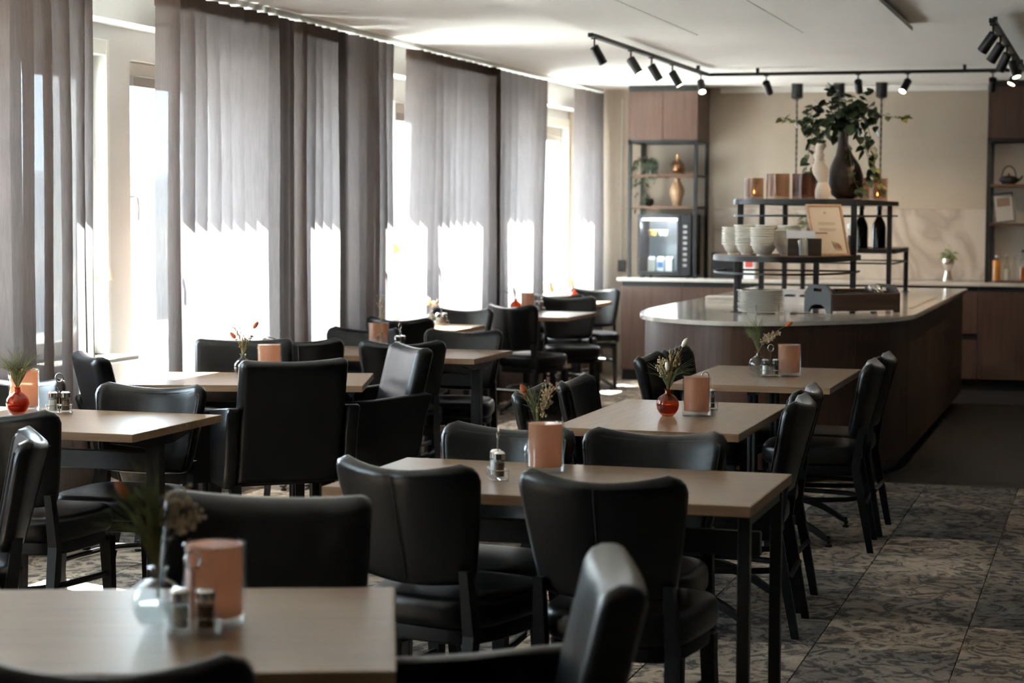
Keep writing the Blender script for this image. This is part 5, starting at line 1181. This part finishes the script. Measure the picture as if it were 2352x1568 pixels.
# far tables
bud_vase(-4.39, 12.55, 'clear', 'clear bud vase on the small table by the banana leaf'); bouquet(-4.39, 12.55, TZ + 0.10, [('buds', -0.03, 0, 0.08, 30), ('buds', 0.03, 0, 0.06, 20)], 'pale buds on the small table by the banana leaf', 8); caddy(-4.34, 12.62, 40, 'on the small table by the banana leaf')
bud_vase(-4.40, 14.55, 'amber', 'amber bud vase on the dark leaf table'); bouquet(-4.40, 14.55, TZ + 0.10, [('euca', -0.02, 0, 0.085, 9), ('euca', -0.11, 0, 0.06, 5), ('grass', -0.03, 0, 0.10, 8)], 'dark leaf sprigs in the far amber vase', 9); candle(-4.32, 14.60, 'far peach candle glass on the dark leaf table'); caddy(-4.24, 14.62, 40, 'on the dark leaf table')
bud_vase(-4.44, 16.40, 'amber', 'amber bud vase on the farthest small table'); bouquet(-4.44, 16.40, TZ + 0.10, [('buds', 0.02, 0, 0.09, 20), ('grass', -0.03, 0, 0.11, 14)], 'small sprigs on the farthest table', 10)

# ------------------------------------------------------------------ window sill things
t = thing('table_lamp', 'brass table lamp with a pale cone shade on the window sill', 'lamp', (-4.86, 8.80, 0.78))
obj('base', MB().lathe([(0, 0), (0.055, 0), (0.055, 0.008), (0.012, 0.016), (0.0, 0.017)], 24), M['brass'], t); obj('stem', MB().tube([(0, 0, 0.012), (0, 0, 0.40)], 0.006, 10), M['brass'], t)
obj('lamp_shade', MB().lathe([(0.105, 0.39), (0.052, 0.555), (0.0505, 0.555), (0.1035, 0.39)], 28), M['shade'], t); obj('shade_ring', MB().lathe([(0.006, 0.388), (0.018, 0.388), (0.018, 0.40), (0.006, 0.402)], 14), M['brass'], t)
t = thing('orchid_vase', 'smoky glass vase with white blossoms below the sill lamp', 'vase', (-4.82, 8.62, 0.78)); obj('glass', MB().lathe([(0, 0), (0.05, 0), (0.056, 0.06), (0.054, 0.10), (0.03, 0.145), (0.026, 0.145), (0.048, 0.10), (0.05, 0.06), (0, 0.01)], 22), M['smoke'], t)
rnd = random.Random(2)
for k in range(7):
    z = 0.17 + 0.028 * k; f_ = MB()
    for q in range(5): a = q * 1.2566 + k; f_.ball((0.014 * cos(a), 0.006 * sin(k + q), 0.014 * sin(a)), 0.011, 0.004, 0.011, 6, 4)
    obj('blossom', f_, M['cream'], t, 35, (rnd.uniform(-0.02, 0.03), rnd.uniform(-0.03, 0.03), z))
obj('stem', MB().tube([(0, 0, 0.02), (0.005, 0, 0.2), (0.01, 0, 0.36)], 0.002, 5), M['stem'], t)
t = thing('banana_plant', 'potted plant with one broad bright leaf on the window sill', 'plant', (-4.84, 12.70, 0.78)); obj('pot', MB().lathe([(0, 0), (0.05, 0), (0.065, 0.11), (0.06, 0.11), (0, 0.09)], 20), M['white'], t); obj('stem', MB().tube([(0, 0, 0.08), (-0.01, 0.01, 0.26), (-0.02, 0.02, 0.41)], 0.006, 6), M['banana'], t)
lf = MB(); n = 9; vs = []; fs = []
for i in range(n):
    f_ = i / (n - 1); w_ = 0.055 * sin(pi * min(1, f_ * 0.90 + 0.08)) ** 0.7; c_ = Vector((-0.02 + 0.16 * f_, 0.02 + 0.06 * f_, 0.41 + 0.07 * f_ + 0.03 * sin(f_ * 3))); vs += [c_ + Vector((-0.01, 0.012, w_)), c_, c_ + Vector((0.012, 0.012, -w_))]
for i in range(n - 1): fs += [(3 * i, 3 * i + 1, 3 * i + 4, 3 * i + 3), (3 * i + 1, 3 * i + 2, 3 * i + 5, 3 * i + 4)]
obj('leaf', lf.add(vs, fs), M['banana'], t, 60)
t = thing('sill_vase', 'small orange vase with sprigs on the last window sill', 'vase', (-4.83, 17.05, 0.78)); obj('body', MB().lathe([(0, 0), (0.02, 0), (0.032, 0.04), (0.014, 0.09), (0.016, 0.11), (0.012, 0.11), (0.0, 0.03)], 18), M['amber'], t)
g_ = MB(); rnd = random.Random(4)
for k in range(12): e_ = Vector((rnd.uniform(-0.05, 0.05), rnd.uniform(-0.1, 0.1), rnd.uniform(0.2, 0.3))); g_.tube([(0, 0, 0.09), e_ * 0.6 + Vector((0, 0, 0.03)), e_], 0.0012, 4); g_.ball(e_, 0.006, n=6, m=4)
obj('sprig', g_, M['drybud'], t)
